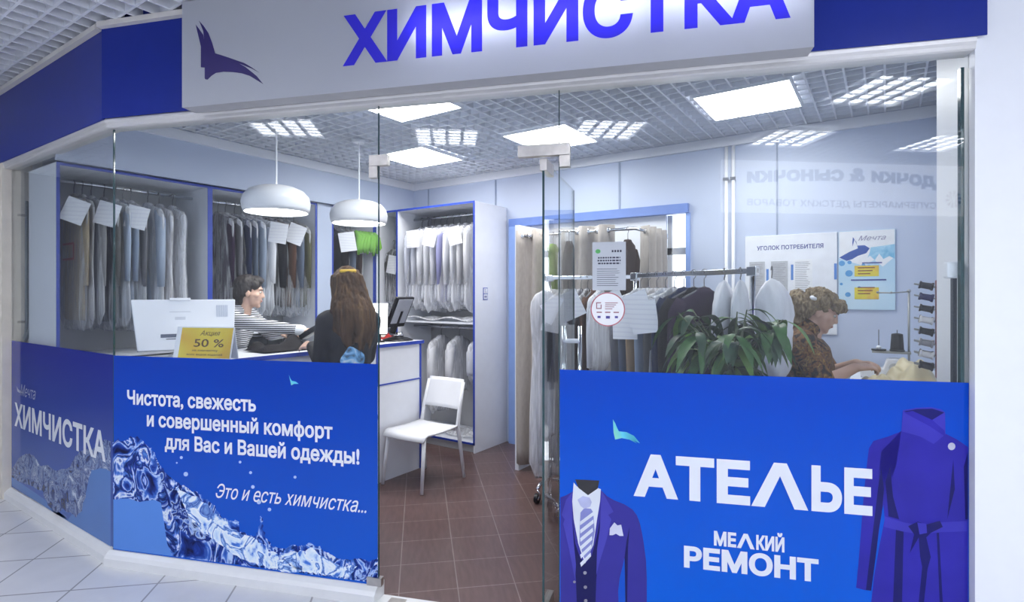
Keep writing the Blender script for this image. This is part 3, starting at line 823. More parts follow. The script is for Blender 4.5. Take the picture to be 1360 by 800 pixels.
P.append(art(None, 'belt_picture', [(1175, 686), (1200, 694), (1222, 698), (1250, 694), (1284, 692), (1284, 706), (1250, 707), (1222, 710), (1198, 706), (1174, 700)], 3, COAT_L))
P.append(art(None, 'belt_picture', [(1206, 699), (1219, 693), (1230, 697), (1248, 692), (1252, 700), (1236, 708), (1230, 714), (1236, 740), (1228, 770), (1222, 740), (1220, 714), (1208, 735), (1214, 710)], 4, COAT_D))
P.append(art(None, 'belt_picture', [(1218, 694), (1230, 696), (1231, 708), (1221, 710)], 5, COAT_L))
for pts in ([(1190, 700), (1200, 706), (1198, 801), (1186, 801)], [(1228, 715), (1233, 745), (1227, 801), (1220, 801), (1225, 750)], [(1244, 708), (1247, 708), (1252, 801), (1248, 801)], [(1176, 640), (1182, 620), (1186, 660), (1194, 690), (1180, 686)], [(1262, 650), (1266, 610), (1268, 650), (1258, 690)], [(1280, 620), (1285.5, 600), (1285.5, 690), (1282, 690)]):
    P.append(art(None, 'fold_picture', pts, 2, COAT_D))
P.append(art(None, 'button_picture', circle_px(1263.5, 593, 5), 6, print_mat('print_badge', (.55, .55, .7), .3)))
bird_mark(P, [(814, 557), (817, 562), (819, 567), (822, 573), (832, 574), (842, 579), (850, 589), (842, 585), (846, 589), (836, 584), (826, 582), (817, 584), (815, 575)], 6, M_birdprint)
at = text_mb
P.append(at('АТЕ', fr(7), 2.944, 3.428, .642, .192, .045).build('lettering', INK_W, None, fix=False))
m = MB(); f7 = fr(7)                                        # the pointed L of the lettering
m.poly([f7(3.432, .642), f7(3.522, .834), f7(3.572, .834), f7(3.655, .642), f7(3.602, .642), f7(3.546, .778), f7(3.486, .642)])
P.append(at('ЬЕ', fr(7), 3.667, 3.894, .642, .192, .045, mb=m).build('lettering', INK_W, None, fix=False))
P.append(at('МЕ', fr(7), 3.281, 3.372, .456, .064, .045).build('lettering', INK_W, None, fix=False))
m = MB(); m.poly([f7(3.374, .456), f7(3.402, .520), f7(3.418, .520), f7(3.446, .456), f7(3.429, .456), f7(3.410, .501), f7(3.391, .456)])
P.append(at('КИЙ', fr(7), 3.452, 3.563, .456, .064, .045, mb=m).build('lettering', INK_W, None, fix=False))
P.append(at('РЕМОНТ', fr(7), 3.156, 3.694, .346, .096, .048).build('lettering', INK_W, None, fix=False))
film_parts(fR, P)

# paper notice and round sticker on the right-hand glass
nt_ = thing('notice', tuple(front(2.83, .0056, 1.678)), 'white printed notice sheet taped to the glass above the round sticker', 'notice', rz=ANG)
def nl(a, b, d=.0012): return Vector((a, -d, b))
MB().box(-.075, .075, -.0008, 0, -.11, .11).build('sheet', pm('notice_paper', (.50, .53, .58), .6), nt_)
m = MB()
rnd = random.Random(4)
for k, (z, w_) in enumerate(((.035, .05), (.022, .052), (.009, .05))):
    x = -w_
    while x < w_: dx = rnd.uniform(.006, .014); m.poly([nl(x, z), nl(min(x + dx, w_), z), nl(min(x + dx, w_), z + .007), nl(x, z + .007)]); x += dx + .003
for k in range(9):
    z = -.014 - k * .0095; m.poly([nl(-.055, z), nl(.055 - rnd.random() * .03, z), nl(.055 - rnd.random() * .03, z + .0022), nl(-.055, z + .0022)])
m.build('print_lines', M_ink, nt_, fix=False)
m = MB(); m.poly([nl(-.05 + .012 * math.cos(i / 2), .068 + .01 * math.sin(i / 2)) for i in range(12)]); m.build('green_mark', pm('notice_green', (.10, .42, .12), .5), nt_, fix=False)
m = MB()
for k in range(4): m.poly([nl(.012 + k * .012, .063), nl(.020 + k * .012, .063), nl(.020 + k * .012, .073), nl(.012 + k * .012, .073)])
m.build('mark_lettering', M_ink, nt_, fix=False)
st = thing('sticker', tuple(front(2.824, .0056, 1.481)), 'round white sticker with a red ring on the right-hand glass', 'sticker', rz=ANG)
rr = .0775
m = MB(); m.poly([nl(rr * math.cos(i * math.pi / 24), rr * math.sin(i * math.pi / 24), .0006) for i in range(48)]); m.build('ring', pm('sticker_red', (.45, .12, .15), .4), st, fix=False)
m = MB(); m.poly([nl((rr - .005) * math.cos(i * math.pi / 24), (rr - .005) * math.sin(i * math.pi / 24), .0012) for i in range(48)]); m.build('face', pm('sticker_white', (.86, .86, .88), .4), st, fix=False)
m = MB()
def bar(x0, x1, z0, z1, d=.0018): m.poly([nl(x0, z0, d), nl(x1, z0, d), nl(x1, z1, d), nl(x0, z1, d)])
for b_ in ((-.052, -.028, .002, .006), (-.052, -.048, .002, .032), (-.052, -.03, .028, .032), (-.032, -.028, .002, .022)): bar(*b_)
for k in range(4): bar(-.012, .045 - .008 * k, .028 - k * .009, .031 - k * .009)
for k in range(3): bar(-.05 + k * .038, -.026 + k * .038, -.016, -.011)
m.build('print_lines', pm('sticker_ink', (.30, .10, .13), .5), st, fix=False)
m = MB(); bar(-.046, -.032, -.040, -.030); bar(-.008, .010, -.042, -.030); bar(.032, .046, -.040, -.030)
m.build('card_logo', pm('card_blue', (.08, .07, .30), .5), st, fix=False)
# ------------------------------------------------------------------ wardrobes
def wardrobe(loc, rz, W, D, label, dividers=(), rails=(), shelves=(), left=True, right=True):
    """open fronted unit, front along local x at y = 0, back at y = D"""
    t = thing('wardrobe', loc, label, 'wardrobe', 'open white wardrobes with blue edges', rz)
    T, e = .018, .004
    xs = ([0] if left else []) + ([W - T] if right else [])
    for x in xs: MB().box(x, x + T, e, D, 0, WARD_H - T).build('side_panel', M_board, t)
    for x in dividers: MB().box(x, x + T, e, D - .01, .1, WARD_H - T).build('divider', M_board, t)
    MB().box(0, W, e, D, WARD_H - T, WARD_H).build('top_panel', M_board, t)
    MB().box(T, W - T, D - .008, D - .002, .1, WARD_H - T).build('back_panel', M_greyboard, t)
    MB().box(T, W - T, e, D - .01, .08, .098).build('bottom_panel', M_board, t)
    for x0, x1, z in shelves: MB().box(x0 + T, x1 - .002, .03, D - .01, z - .018, z).build('shelf', M_board, t)
    for x0, x1, z in rails:
        MB().tube([(x0 + .002, D * .47, z), (x1, D * .47, z)], .0125, 12).build('hanging_rail', M_chrome, t, smooth=True)
    m = MB()
    for x in xs + list(dividers): m.box(x - .001, x + T + .001, 0, e, .08, WARD_H - .019)
    m.box(0, W, 0, e, WARD_H - .019, WARD_H + .001).box(0, W, 0, e, .079, .099)
    m.build('edge_trim', M_blueedge, t)
    MB().box(T, W - T, .03, .045, 0, .08).build('kick_board', M_greyboard, t)
    return t
RAIL_Z = 2.375
wardrobe((WARD_X, 1.412, 0), R(90), 1.043, .55, 'white open wardrobe against the angled glass pane, holding light garments in clear covers', rails=[(.018, 1.025, RAIL_Z)], shelves=[(0, 1.043, 1.10)])
wardrobe((WARD_X, 2.457, 0), R(90), 1.056, .55, 'white open wardrobe behind the counter, holding dark garments with white sheets', rails=[(.018, 1.038, RAIL_Z), (.018, 1.038, 1.15)], shelves=[(0, 1.056, 1.21)])
wardrobe((WARD_X, 3.695, 0), R(90), .57, .55, 'narrow white wardrobe in the far left corner behind the customer', rails=[(.018, .552, RAIL_Z - .02)], shelves=[(0, .57, 1.2)])
wardrobe((WARD_X, 4.27, 0), 0, 1.402, .546, 'white open wardrobe on the back wall full of white shirts', dividers=[.333], rails=[(.352, 1.384, RAIL_Z), (.352, 1.384, 1.20)], shelves=[(.333, 1.386, 1.27), (0, .333, 1.2)])
m = MB(); m.box(WARD_X - .3, WARD_X + .002, 3.517, 3.692, 0, WARD_H); structure('trim_14', m, M_wall, 'blue-grey filler panel between two wardrobes')
lab = thing('label_plate', (-3.3165, 4.44, 1.555), 'small blue-framed label pair on the side of the shirt wardrobe', 'label', rz=R(90))
MB().box(-.035, .035, -.004, 0, -.06, .06).build('frame', M_blueedge, lab)
m = MB(); m.box(-.029, .029, -.006, -.004, .002, .053).box(-.029, .029, -.006, -.004, -.053, -.006); m.build('card', M_paper, lab)
m = MB()
for k in range(4): m.box(-.02, .018 - k * .004, -.0066, -.0061, .012 + k * .010, .015 + k * .010)
for k in range(3): m.box(-.02 + k * .014, -.011 + k * .014, -.0066, -.0061, -.04, -.018)
m.build('print_lines', M_navyink, lab)

# ------------------------------------------------------------------ garments on hangers
M_cover = plastic_film('clear_cover', lo=.12, hi=.72)
M_milk = plastic_film('milky_cover', (.93, .95, 1.0), .40, .92)
M_sheet = ramp_mat('printed_sheet', [(0, (.83, .85, .90)), (.72, (.83, .85, .90)), (.80, (.76, .78, .85)), (1, (.75, .77, .84))], 11, .7, 0, 1.5, (.25, .25, 1), tex='Z')
M_hang = pm('hanger_grey', (.12, .12, .14), .4)
FAB = {}
def fabric(name, c, var=.12): return pm('fabric_' + name, c, .85, var, 30, spec=.2, bump=.25, stretch=(1, 1, .12))
def garment_rings(seed, L, w, th, kind, grow_=0.0):
    """(z, half width, half thickness) from the collar to the hem"""
    sl = .025 if kind == 'dress' else .0
    q = min(1, th / .05)
    prof = [(-.085, .035, .030 * q), (-.105, .055, .036 * q), (-.125, .12, .042 * q), (-.155, w * .86, .048 * q), (-.19, w * .97, .052 * q), (-.26, w * 1.0, th * .8), (-.40, w * .93, th * .95), (-.60, w * (.88 - sl), th), (-.80, w * (.92 + sl), th * 1.05), (-1.0, w * (.96 + sl * 2), th * 1.05), (-1.6, w * 1.05, th * 1.1)]
    out = []
    n = 16
    for i in range(n + 1):
        z = -.085 - (L - .085) * (i / n) ** 1.3
        for (z0, a0, b0), (z1, a1, b1) in zip(prof, prof[1:]):
            if z <= z0 and z >= z1:
                t = (z0 - z) / (z0 - z1); out.append((z, a0 + (a1 - a0) * t + grow_, b0 + (b1 - b0) * t + grow_ * .8)); break
    return out
def garment_mb(seed, L, w, th, kind, grow_=0.0, folds=.16, tuck=False):
    rnd = random.Random(seed); n = 28; m = MB()
    ph = [rnd.uniform(0, 6.28) for _ in range(4)]; kf = [rnd.randint(3, 5), rnd.randint(6, 9)]
    lean = rnd.uniform(-.006, .006)
    rings = garment_rings(seed, L, w, th, kind, grow_)
    for i, (z, hw, ht) in enumerate(rings):
        f = i / (len(rings) - 1)
        for j in range(n):
            a = 2 * math.pi * j / n
            ca, sa = math.cos(a), math.sin(a)
            k = 1 + folds * f * (math.sin(kf[0] * a + ph[0] + 2 * f) * .6 + math.sin(kf[1] * a + ph[1]) * .5)
            x = hw * math.copysign(abs(ca) ** .8, ca)
            y = ht * math.copysign(abs(sa) ** .9, sa) * k + lean * f
            zz = z + (.018 * math.sin(3 * a + ph[2]) * f if i == len(rings) - 1 else 0)
            if tuck and i == len(rings) - 1: x *= .75; y *= .4
            m.v.append((x, y, zz))
    for i in range(len(rings) - 1):
        for j in range(n):
            a, b = i * n + j, i * n + (j + 1) % n
            m.f.append((a, a + n, b + n, b))
    m.f.append(tuple(range(n))); m.f.append(tuple((len(rings) - 1) * n + j for j in reversed(range(n))))
    if kind in ('coat', 'jacket', 'shirt') and grow_ == 0:
        for s in (-1, 1):                                   # sleeves
            Ls = min(L - .12, .60 if kind != 'shirt' else .56)
            pts = [(s * (w * .86 - .02), 0, -.165), (s * (w * .97), .004, -.24), (s * (w * 1.01), .008 + lean * .4, -.42), (s * w * .98, .012 + lean * .6, -.165 - Ls)]
            k0 = len(m.v); m.tube(pts, [.046, .058, .052, .043], 12)
            m.v[k0:] = [(x, y * min(1, th / .05), z) for x, y, z in m.v[k0:]]
    return m
def garment(kind, loc, rz, desc, colour, L=.95, seed=0, group=None, cover='clear', tag_at=None, tagw=.13, tagh=.17, w=.215, th=.042, tilt=0, hook=.0165, tag_face=-1, tag_turn=0, tag_z=-.16, category=None):
    rnd = random.Random(seed + 77)
    t = thing(kind, loc, desc, category or kind, group, rz + rnd.uniform(-.02, .02))
    garment_mb(seed, L, w, th, kind).build({'coat': 'cloth', 'jacket': 'cloth', 'shirt': 'cloth', 'dress': 'cloth'}.get(kind, 'cloth'), colour, t, smooth=True)
    m = MB()
    m.tube([(0, 0, -.085), (0, 0, -.034), (.012, 0, -.024)] + [(hook * math.cos(a), 0, hook * math.sin(a)) for a in (-.5, 0, .5, 1.0, 1.57, 2.1, 2.7, 3.2)], .0025, 6)
    m.tube([(-min(.17, w * .8), 0, -.150), (0, 0, -.082), (min(.17, w * .8), 0, -.150)], .007, 6)
    m.build('hanger', M_hang, t, smooth=True)
    if cover:
        garment_mb(seed + 5, L + .09 + rnd.uniform(-.03, .04), w * 1.02 + (.048 if kind != 'dress' else .01), th, kind, .007, .22, True).build('plastic_cover', M_milk if cover == 'milky' else M_cover, t, smooth=True)
    if tag_at is not None:
        a = rnd.uniform(-.25, .25) + tag_turn
        x0 = tag_at; y0 = tag_face * (th + .030)
        def tf(u, v):
            p = Vector(((u - .5) * tagw, -.012 * math.sin(u * 2.6), -v * tagh))
            p = Matrix.Rotation(a, 3, 'Y') @ p
            p = Matrix.Rotation(tag_face * -tilt, 3, 'Z') @ p
            return Vector((x0, y0, tag_z)) + p
        MB().grid(tf, 6, 2).build('paper_tag', M_sheet, t, fix=False, solid=.0012)
    return t
ordinal = ['first', 'second', 'third', 'fourth', 'fifth', 'sixth', 'seventh', 'eighth', 'ninth', 'tenth', 'eleventh', 'twelfth', 'thirteenth', 'fourteenth']
C = {k: fabric(k, v) for k, v in dict(beige=(.42, .35, .24), taupe=(.22, .18, .14), silver=(.34, .34, .34), charcoal=(.10, .10, .10), paleblue=(.45, .53, .66), steel=(.30, .36, .46), white=(.75, .77, .82), pink=(.50, .42, .40), plum=(.035, .02, .045), grey=(.17, .17, .19), navy=(.02, .03, .08), slate=(.12, .15, .21), black=(.010, .010, .014), brown=(.09, .045, .030), olive=(.10, .10, .055), ivory=(.70, .71, .74), offwhite=(.66, .69, .78), green=(.20, .36, .06), darkbrown=(.035, .022, .018), lilac=(.35, .36, .60), tan=(.40, .28, .17)).items()}
def thk(items, i):
    g = [abs(wall_y(items[j][2]) - wall_y(items[i][2])) for j in (i - 1, i + 1) if 0 <= j < len(items)]
    return max(.016, min(.045, min(g) * .45 - .009))
G1 = 'covered garments in the wardrobe by the angled pane'
def wall_y(px, z=2.2): r = ray(px, 300); return (WARD_X - .26) * r.y / r.x
W1 = [('coat', 'beige', 98, 1.0, 'clear', .08), ('dress', 'taupe', 109, 1.0, 'milky', None), ('coat', 'silver', 121, .93, 'milky', None), ('coat', 'charcoal', 138, 1.02, 'clear', .07), ('shirt', 'paleblue', 153, 1.0, 'milky', None), ('shirt', 'steel', 163, 1.0, 'clear', None), ('jacket', 'grey', 173, 1.0, 'milky', .12), ('coat', 'paleblue', 196, 1.03, 'milky', None), ('dress', 'pink', 211, 1.03, 'milky', None), ('dress', 'ivory', 229, .95, 'clear', None)]
nm = {'beige': 'beige', 'taupe': 'taupe brown', 'silver': 'silver grey', 'charcoal': 'charcoal', 'paleblue': 'pale blue', 'steel': 'steel blue', 'white': 'white', 'pink': 'pale pink', 'plum': 'plum', 'grey': 'grey', 'navy': 'navy', 'slate': 'slate blue', 'black': 'black', 'brown': 'brown', 'olive': 'olive', 'ivory': 'ivory', 'offwhite': 'bluish white', 'green': 'green', 'darkbrown': 'dark brown', 'lilac': 'lilac', 'tan': 'tan'}
for i, (k, c, px, L, cov, tg) in enumerate(W1):
    g = garment(k, (WARD_X - .2585, wall_y(px), RAIL_Z), 0, '%s %s in a cover, %s garment from the left by the angled pane' % (nm[c], k, ordinal[i]), C[c], L, 10 + i, G1, cov, None if tg is None else .272 + .02 * (i % 2), .14, .17, tilt=1.0, tag_turn=.2, th=thk(W1, i))
    if i == 0:
        m = MB(); m.box(-.02, .20, -.062, -.060, -.47, -.455).box(-.02, .20, -.062, -.060, -.58, -.565).box(.185, .20, -.062, -.060, -.565, -.47)
        m.build('red_label', pm('tag_red', (.30, .05, .07), .5), g)
G2 = 'dark garments in the wardrobe behind the counter'
W2 = [('jacket', 'plum', 289, .92, 'clear', None), ('coat', 'grey', 299, .92, 'milky', None), ('jacket', 'navy', 311, .95, 'clear', None), ('jacket', 'slate', 320, .92, 'milky', None), ('coat', 'steel', 331, .94, 'milky', None), ('shirt', 'white', 343, .92, 'milky', None), ('coat', 'black', 357, .94, 'clear', .12), ('jacket', 'brown', 369, .94, 'clear', None), ('jacket', 'slate', 380, .94, 'clear', .12), ('coat', 'olive', 390, .94, 'clear', None)]
for i, (k, c, px, L, cov, tg) in enumerate(W2):
    garment(k, (WARD_X - .2585, wall_y(px), RAIL_Z), 0, '%s %s, %s from the left on the top rail behind the receptionist' % (nm[c], k, ordinal[i]), C[c], L, 40 + i, G2, cov, None if tg is None else .29 + .02 * (i % 2), .155, .19, tilt=1.05, tag_turn=.2, th=thk(W2, i))
for i, (k, c, px) in enumerate((('jacket', 'black', 330), ('jacket', 'charcoal', 355), ('coat', 'navy', 374), ('jacket', 'black', 390))):
    garment(k, (WARD_X - .2585, wall_y(px), 1.15), 0, '%s %s, %s from the left on the lower rail behind the receptionist' % (nm[c], k, ordinal[i]), C[c], .80, 60 + i, 'garments on the lower rail behind the receptionist', None)
W3 = [('coat', 'black', 440, 1.0, None, -.02), ('jacket', 'slate', 450, .95, 'clear', None), ('coat', 'darkbrown', 458.5, 1.0, 'clear', None), ('dress', 'taupe', 465, 1.05, 'clear', .12)]
for i, (k, c, px, L, cov, tg) in enumerate(W3):
    garment(k, (WARD_X - .2585, wall_y(px), RAIL_Z - .02), 0, '%s %s, %s from the left in the corner wardrobe behind the customer' % (nm[c], k, ordinal[i]), C[c], L, 70 + i, 'garments in the corner wardrobe', cov, None if tg is None else .305, .17, .20, tilt=1.2, th=.028)
garment('jacket', (-4.555, 4.40, RAIL_Z - .24), 0, 'grey suit jacket with a long white sheet hanging beside the shirt wardrobe', C['charcoal'], .62, 78, 'garments in the corner wardrobe', 'clear', .06, .13, .2, tilt=.2, w=.09, th=.03)
gs = thing('scarf', (-4.70, 4.10, 2.16), 'light green ruffled scarf over the coats in the corner wardrobe', 'scarf')
m = MB()
rnd = random.Random(9)
for k in range(7):
    y = -.13 + k * .042
    m.tube([(.02, y, .06), (.07, y + rnd.uniform(-.02, .02), 0), (.075, y + rnd.uniform(-.03, .03), -.10), (.06, y, -.17 + rnd.uniform(-.03, .03))], [.02, .034, .03, .012], 8)
m.build('cloth', fabric('leaf_green', (.22, .50, .09)), gs, smooth=True)
# white shirts on the back wall
G4 = 'white shirts in the back wall wardrobe'
for i in range(10):
    x = -4.25 + i * .090
    c = ['offwhite', 'offwhite', 'white', 'white', 'white', 'lilac', 'white', 'white', 'ivory', 'ivory'][i]
    garment('shirt', (x, 4.5266, RAIL_Z), R(90), '%s shirt, %s from the left on the upper rail of the shirt wardrobe' % (nm[c], ordinal[i]), C[c], .885, 90 + i, G4, 'milky' if i % 2 else 'clear', {1: -.30, 4: -.30, 7: -.30}.get(i), .14, .18, tilt=-1.2, tag_face=-1, th=.022)
for i, (x, L, c) in enumerate(((-3.97, .80, 'white'), (-3.72, .55, 'white'), (-3.44, .42, 'offwhite'))):
    garment('shirt', (x, 4.5266, 1.20), R(90), '%s shirt, %s from the left on the low rail of the shirt wardrobe' % (nm[c], ordinal[i]), C[c], L, 110 + i, 'white shirts on the low rail of the back wall wardrobe', 'milky', None, w=.15)
fb = thing('folded_cover', (-3.62, 4.5, .098), 'crumpled clear plastic on the bottom of the shirt wardrobe', 'plastic')
m = MB(); m.grid(lambda u, v: Vector(((u - .5) * .5, (v - .5) * .3, .012 + .045 * abs(math.sin(u * 9 + v * 5) * math.cos(v * 7 + u * 3)) * (1 - abs(2 * u - 1) ** 3))), 24, 14); m.build('film', M_milk, fb, smooth=True, fix=False)
fs = thing('folded_shirt', (-3.85, 4.47, 1.27), 'white shirts folded flat in plastic on the wardrobe shelf', 'folded shirts')
m = MB(); m.grid(lambda u, v: Vector(((u - .5) * .85, (v - .5) * .34, .028 + .018 * math.sin(u * 11 + v * 3) * math.sin(v * 6.5 + 1))), 34, 12); m.build('cloth', M_milk, fs, smooth=True, fix=False, solid=.012)

# ------------------------------------------------------------------ reception counter
ct = thing('reception_counter', (-3.45, 2.62, 0), 'long white reception counter with blue edges', 'counter')
Y0, Y1 = 1.62 - 2.62, 3.665 - 2.62
MB().box(-.62, .012, Y0 - .02, Y1 + .02, 1.112, 1.138).build('counter_top', pm('white_counter', (.86, .88, .93), .3, .01), ct)
MB().box(.0125, .016, Y0 - .02, Y1 + .02, 1.111, 1.139).build('edge_trim', M_blueedge, ct)
MB().box(-.6, .0125, Y1 + .0205, Y1 + .024, 1.111, 1.139).build('edge_trim', M_blueedge, ct)
MB().box(-.018, -.002, Y0, Y1, .0, 1.111).build('front_panel', M_board, ct)
m = MB(); m.box(-.002, .003, Y0, Y1, .796, .808)
for y in (Y0, .52 - .005, Y1 - .022): m.box(-.002, .003, y, y + .02, .81, 1.111)
m.box(-.002, .003, Y1 - .022, Y1 - .002, .0, .795); m.build('edge_trim', M_blueedge, ct)
for y in (Y0, Y1 - .018): MB().box(-.6, -.019, y, y + .018, 0, 1.111).build('side_panel', M_board, ct)
MB().box(-.58, -.02, Y0 + .02, Y1 - .02, .70, .718).build('shelf', M_board, ct)

CT = 1.1385
M_mon = pm('monitor_white', (.80, .82, .88), .35, .01)
mo = thing('monitor', (-3.87, 1.85, CT), 'white monitor seen from behind on the counter beside the yellow offer sign', 'monitor', rz=R(-112))
# local +y points towards the viewer side (the back of the monitor)
TM = Matrix.Translation((0, 0, .21)) @ Matrix.Rotation(R(8), 4, 'X')
prof = [(-.285, -.165), (.265, -.165), (.300, .165), (-.300, .165)]
m = MB(); m.prism(prof, lambda a, b, t: TM @ Vector((a, t, b)), -.012, .022); o = m.build('housing', M_mon, mo, bevel=.006)
m = MB(); m.prism([(a * 1.008, b * 1.012) for a, b in prof], lambda a, b, t: TM @ Vector((a, t, b)), -.020, -.012); m.build('bezel', pm('bezel_grey', (.2, .22, .26), .4), mo)
m = MB(); m.box(-.03, .09, .022, .032, .158, .175, TM); m.build('clip', M_white, mo, bevel=.002)
m = MB()
for k in range(9): m.box(-.25 + k * .008, -.246 + k * .008, .0222, .0235, .045, .125, TM)
m.build('vent', pm('vent_grey', (.45, .5, .62), .5), mo)
m = MB(); m.box(.02, .14, .0222, .0230, -.085, -.062, TM).box(.02, .11, .0222, .0230, -.098, -.092, TM); m.build('maker_mark', pm('mark_grey', (.12, .14, .2), .5), mo)
m = MB(); m.box(.0, .06, .0222, .0228, .03, .05, TM).box(-.03, .09, .0222, .0228, .08, .086, TM); m.build('rating_plate', pm('plate_grey', (.6, .63, .70), .5), mo)
m = MB(); m.lathe([(0, .012), (.09, .01), (.10, 0), (0, 0)], (0, -.06, 0), 28); m.tube([(0, -.05, .008), (0, -.04, .12), (0, -.018, .2)], .02, 10); m.build('stand', M_mon, mo, smooth=True)

of = thing('offer_sign', (-3.535, 1.80, CT + .004), 'yellow tent sign offering 50 % standing on the counter', 'sign', rz=R(24))
ofx, ofz = .185, .205
TO = Matrix.Rotation(R(-12), 4, 'X')
def ofp(a, b, d=0): return TO @ Vector((a, -d, b))
m = MB(); m.box(-ofx - .035, ofx, -.001, .002, 0, ofz, TO); m.build('card', M_paper, of)
m = MB(); m.box(-ofx - .035, ofx, .0, .003, 0, ofz, Matrix.Translation((0, .075, 0)) @ Matrix.Rotation(R(10), 4, 'X')); m.build('rear_flap', M_paper, of)
M_yel = ramp_mat('offer_yellow', [(.3, (.72, .40, .05)), (.5, (.78, .60, .08)), (.7, (.85, .74, .16))], 3, .25, 2, .5)
m = MB(); m.poly([ofp(a, b, .0018) for a, b in ((-ofx, .008), (ofx - .008, .008), (ofx - .008, ofz - .006), (-ofx, ofz - .006))]); m.build('yellow_print', M_yel, of, fix=False)
oi = pm('offer_ink', (.14, .07, .03), .5)
of_ = lambda a, b: ofp(a, b, .0024)
text_mb('Акция', of_, -.05, .09, .150, .032, .008, shear=.3).build('lettering', oi, of, fix=False)
text_mb('50 %', of_, -.085, .125, .078, .052, .012).build('lettering', oi, of, fix=False)
text_mb('на химчистку', of_, -.09, .09, .050, .013, .02).build('lettering', oi, of, fix=False)
text_mb('всех видов изделий', of_, -.125, .125, .024, .013, .02).build('lettering', oi, of, fix=False)

# point of sale screen at the far end
ps = thing('checkout_screen', (-3.61, 3.545, CT), 'black tilted checkout screen with a round foot at the far end of the counter', 'screen', rz=R(10))
m = MB(); m.lathe([(0, .034), (.045, .034), (.09, .024), (.132, .008), (.135, 0), (0, 0)], (-.01, 0, 0), 32); m.build('foot', M_black, ps, smooth=True)
m = MB(); m.tube([(0, 0, .03), (-.005, .0, .075)], [.045, .035], 16); m.build('swivel', M_chrome, ps, smooth=True)
TP = Matrix.Translation((.01, 0, .25)) @ Matrix.Rotation(R(24), 4, 'Y')
m = MB(); m.tube([TP @ Vector((.0, 0, -.2)), TP @ Vector((-.0, 0, .02))], [.03, .03], 10); m.build('arm', M_black, ps)
m = MB(); m.box(-.012, .014, -.13, .13, -.14, .15, TP); m.build('housing', M_black, ps, bevel=.006)
m = MB(); m.box(-.0145, -.0125, -.122, .122, -.13, .14, TP); m.build('screen', emit('lit_screen', (.85, .9, 1.0), 1.1), ps)
m = MB(); m.box(.0145, .022, -.105, .105, -.10, .135, TP); m.build('rear_cover', pm('screen_back_grey', (.36, .38, .44), .5), ps, bevel=.004)
TQ = Matrix.Translation((-.03, -.30, .265)) @ Matrix.Rotation(R(24), 4, 'Y')
cs = thing('customer_display', (-3.62, 3.325, CT), 'white tilted display panel beside the black checkout screen', 'screen', rz=R(42))
TQ = Matrix.Translation((0, 0, .20)) @ Matrix.Rotation(R(-18), 4, 'X')
m = MB(); m.box(-.075, .075, -.01, .01, -.14, .14, TQ); m.build('housing', M_black, cs, bevel=.004)
m = MB(); m.box(-.071, .071, -.0125, -.0105, -.136, .136, TQ); m.build('panel', emit('lit_panel', (.9, .93, 1), .9), cs)
m = MB(); m.lathe([(0, .012), (.042, .01), (.048, 0), (0, 0)], n=24); m.tube([(0, 0, .01), (0, .01, .1)], .014, 10); m.build('stand', M_black, cs, smooth=True)
rt = thing('tape_dispenser', (-3.82, 3.58, CT), 'small red tape dispenser by the checkout screen', 'tape dispenser', rz=.5)
m = MB(); m.prism([(-.06, 0), (.06, 0), (.065, .035), (.05, .03), (.03, .05), (-.02, .085), (-.055, .06)], lambda a, b, t: Vector((a, t, b)), -.02, .02); m.build('body', pm('red_plastic', (.45, .03, .03), .35), rt, bevel=.004)
m = MB(); m.tube([(-.015, -.024, .048), (-.015, .024, .048)], .03, 16); m.build('tape_roll', pm('tape_white', (.7, .66, .6), .4), rt)
# dark folded coat on the counter
fo = thing('folded_coat', (-3.68, 2.45, CT), 'dark coat lying crumpled on the counter in front of the receptionist', 'coat')
def fold(u, v):
    e = (1 - abs(2 * u - 1) ** 4) * (1 - abs(2 * v - 1) ** 4)
    return Vector(((v - .5) * .28, (u - .5) * .46, .010 + e * (.045 + .03 * math.sin(u * 10 + v * 2) + .03 * math.sin(v * 8 + u * 6))))
MB().grid(fold, 30, 20).build('cloth', fabric('coat_black', (.016, .014, .016)), fo, smooth=True, fix=False)

# ------------------------------------------------------------------ pendants
def pendant(x, y, label):
    t = thing('pendant_lamp', (x, y, 2.145), label, 'pendant lamp', 'white dome pendants over the counter')
    out = [(.022, .205), (.06, .200), (.13, .186), (.19, .160), (.225, .120), (.237, .075), (.232, .03), (.222, 0)]
    inn = [(.216, .002), (.226, .03), (.231, .075), (.219, .118), (.185, .155), (.12, .18), (.02, .19)]
    MB().lathe(out + inn, n=48).build('shade', pm('pendant_white', (.82, .84, .88), .3, .01), t, smooth=True, fix=True)
    m = MB(); m.lathe([(0, .022), (.223, .022)], n=48); m.build('diffuser', emit('pendant_glow', (1, .97, .93), PENDANT), t, fix=False)
    MB().tube([(0, 0, .20), (0, 0, CEIL - 2.145 - .02)], .0065, 8).build('stem', M_white, t)
    MB().lathe([(0, 0), (.045, 0), (.05, .02), (0, .02)], (0, 0, CEIL - 2.145 - .025), 24).build('ceiling_rose', M_white, t)
    return t
pendant(-3.70, 2.405, 'white dome pendant nearer the glass, above the receptionist')
pendant(-3.70, 3.172, 'white dome pendant farther back, above the customer and checkout screen')

# ------------------------------------------------------------------ chair
ch = thing('chair', (-3.19, 3.40, 0), 'white plastic chair standing beside the counter', 'chair', rz=R(180))
M_chair = pm('chair_white', (.84, .86, .90), .38, .01)
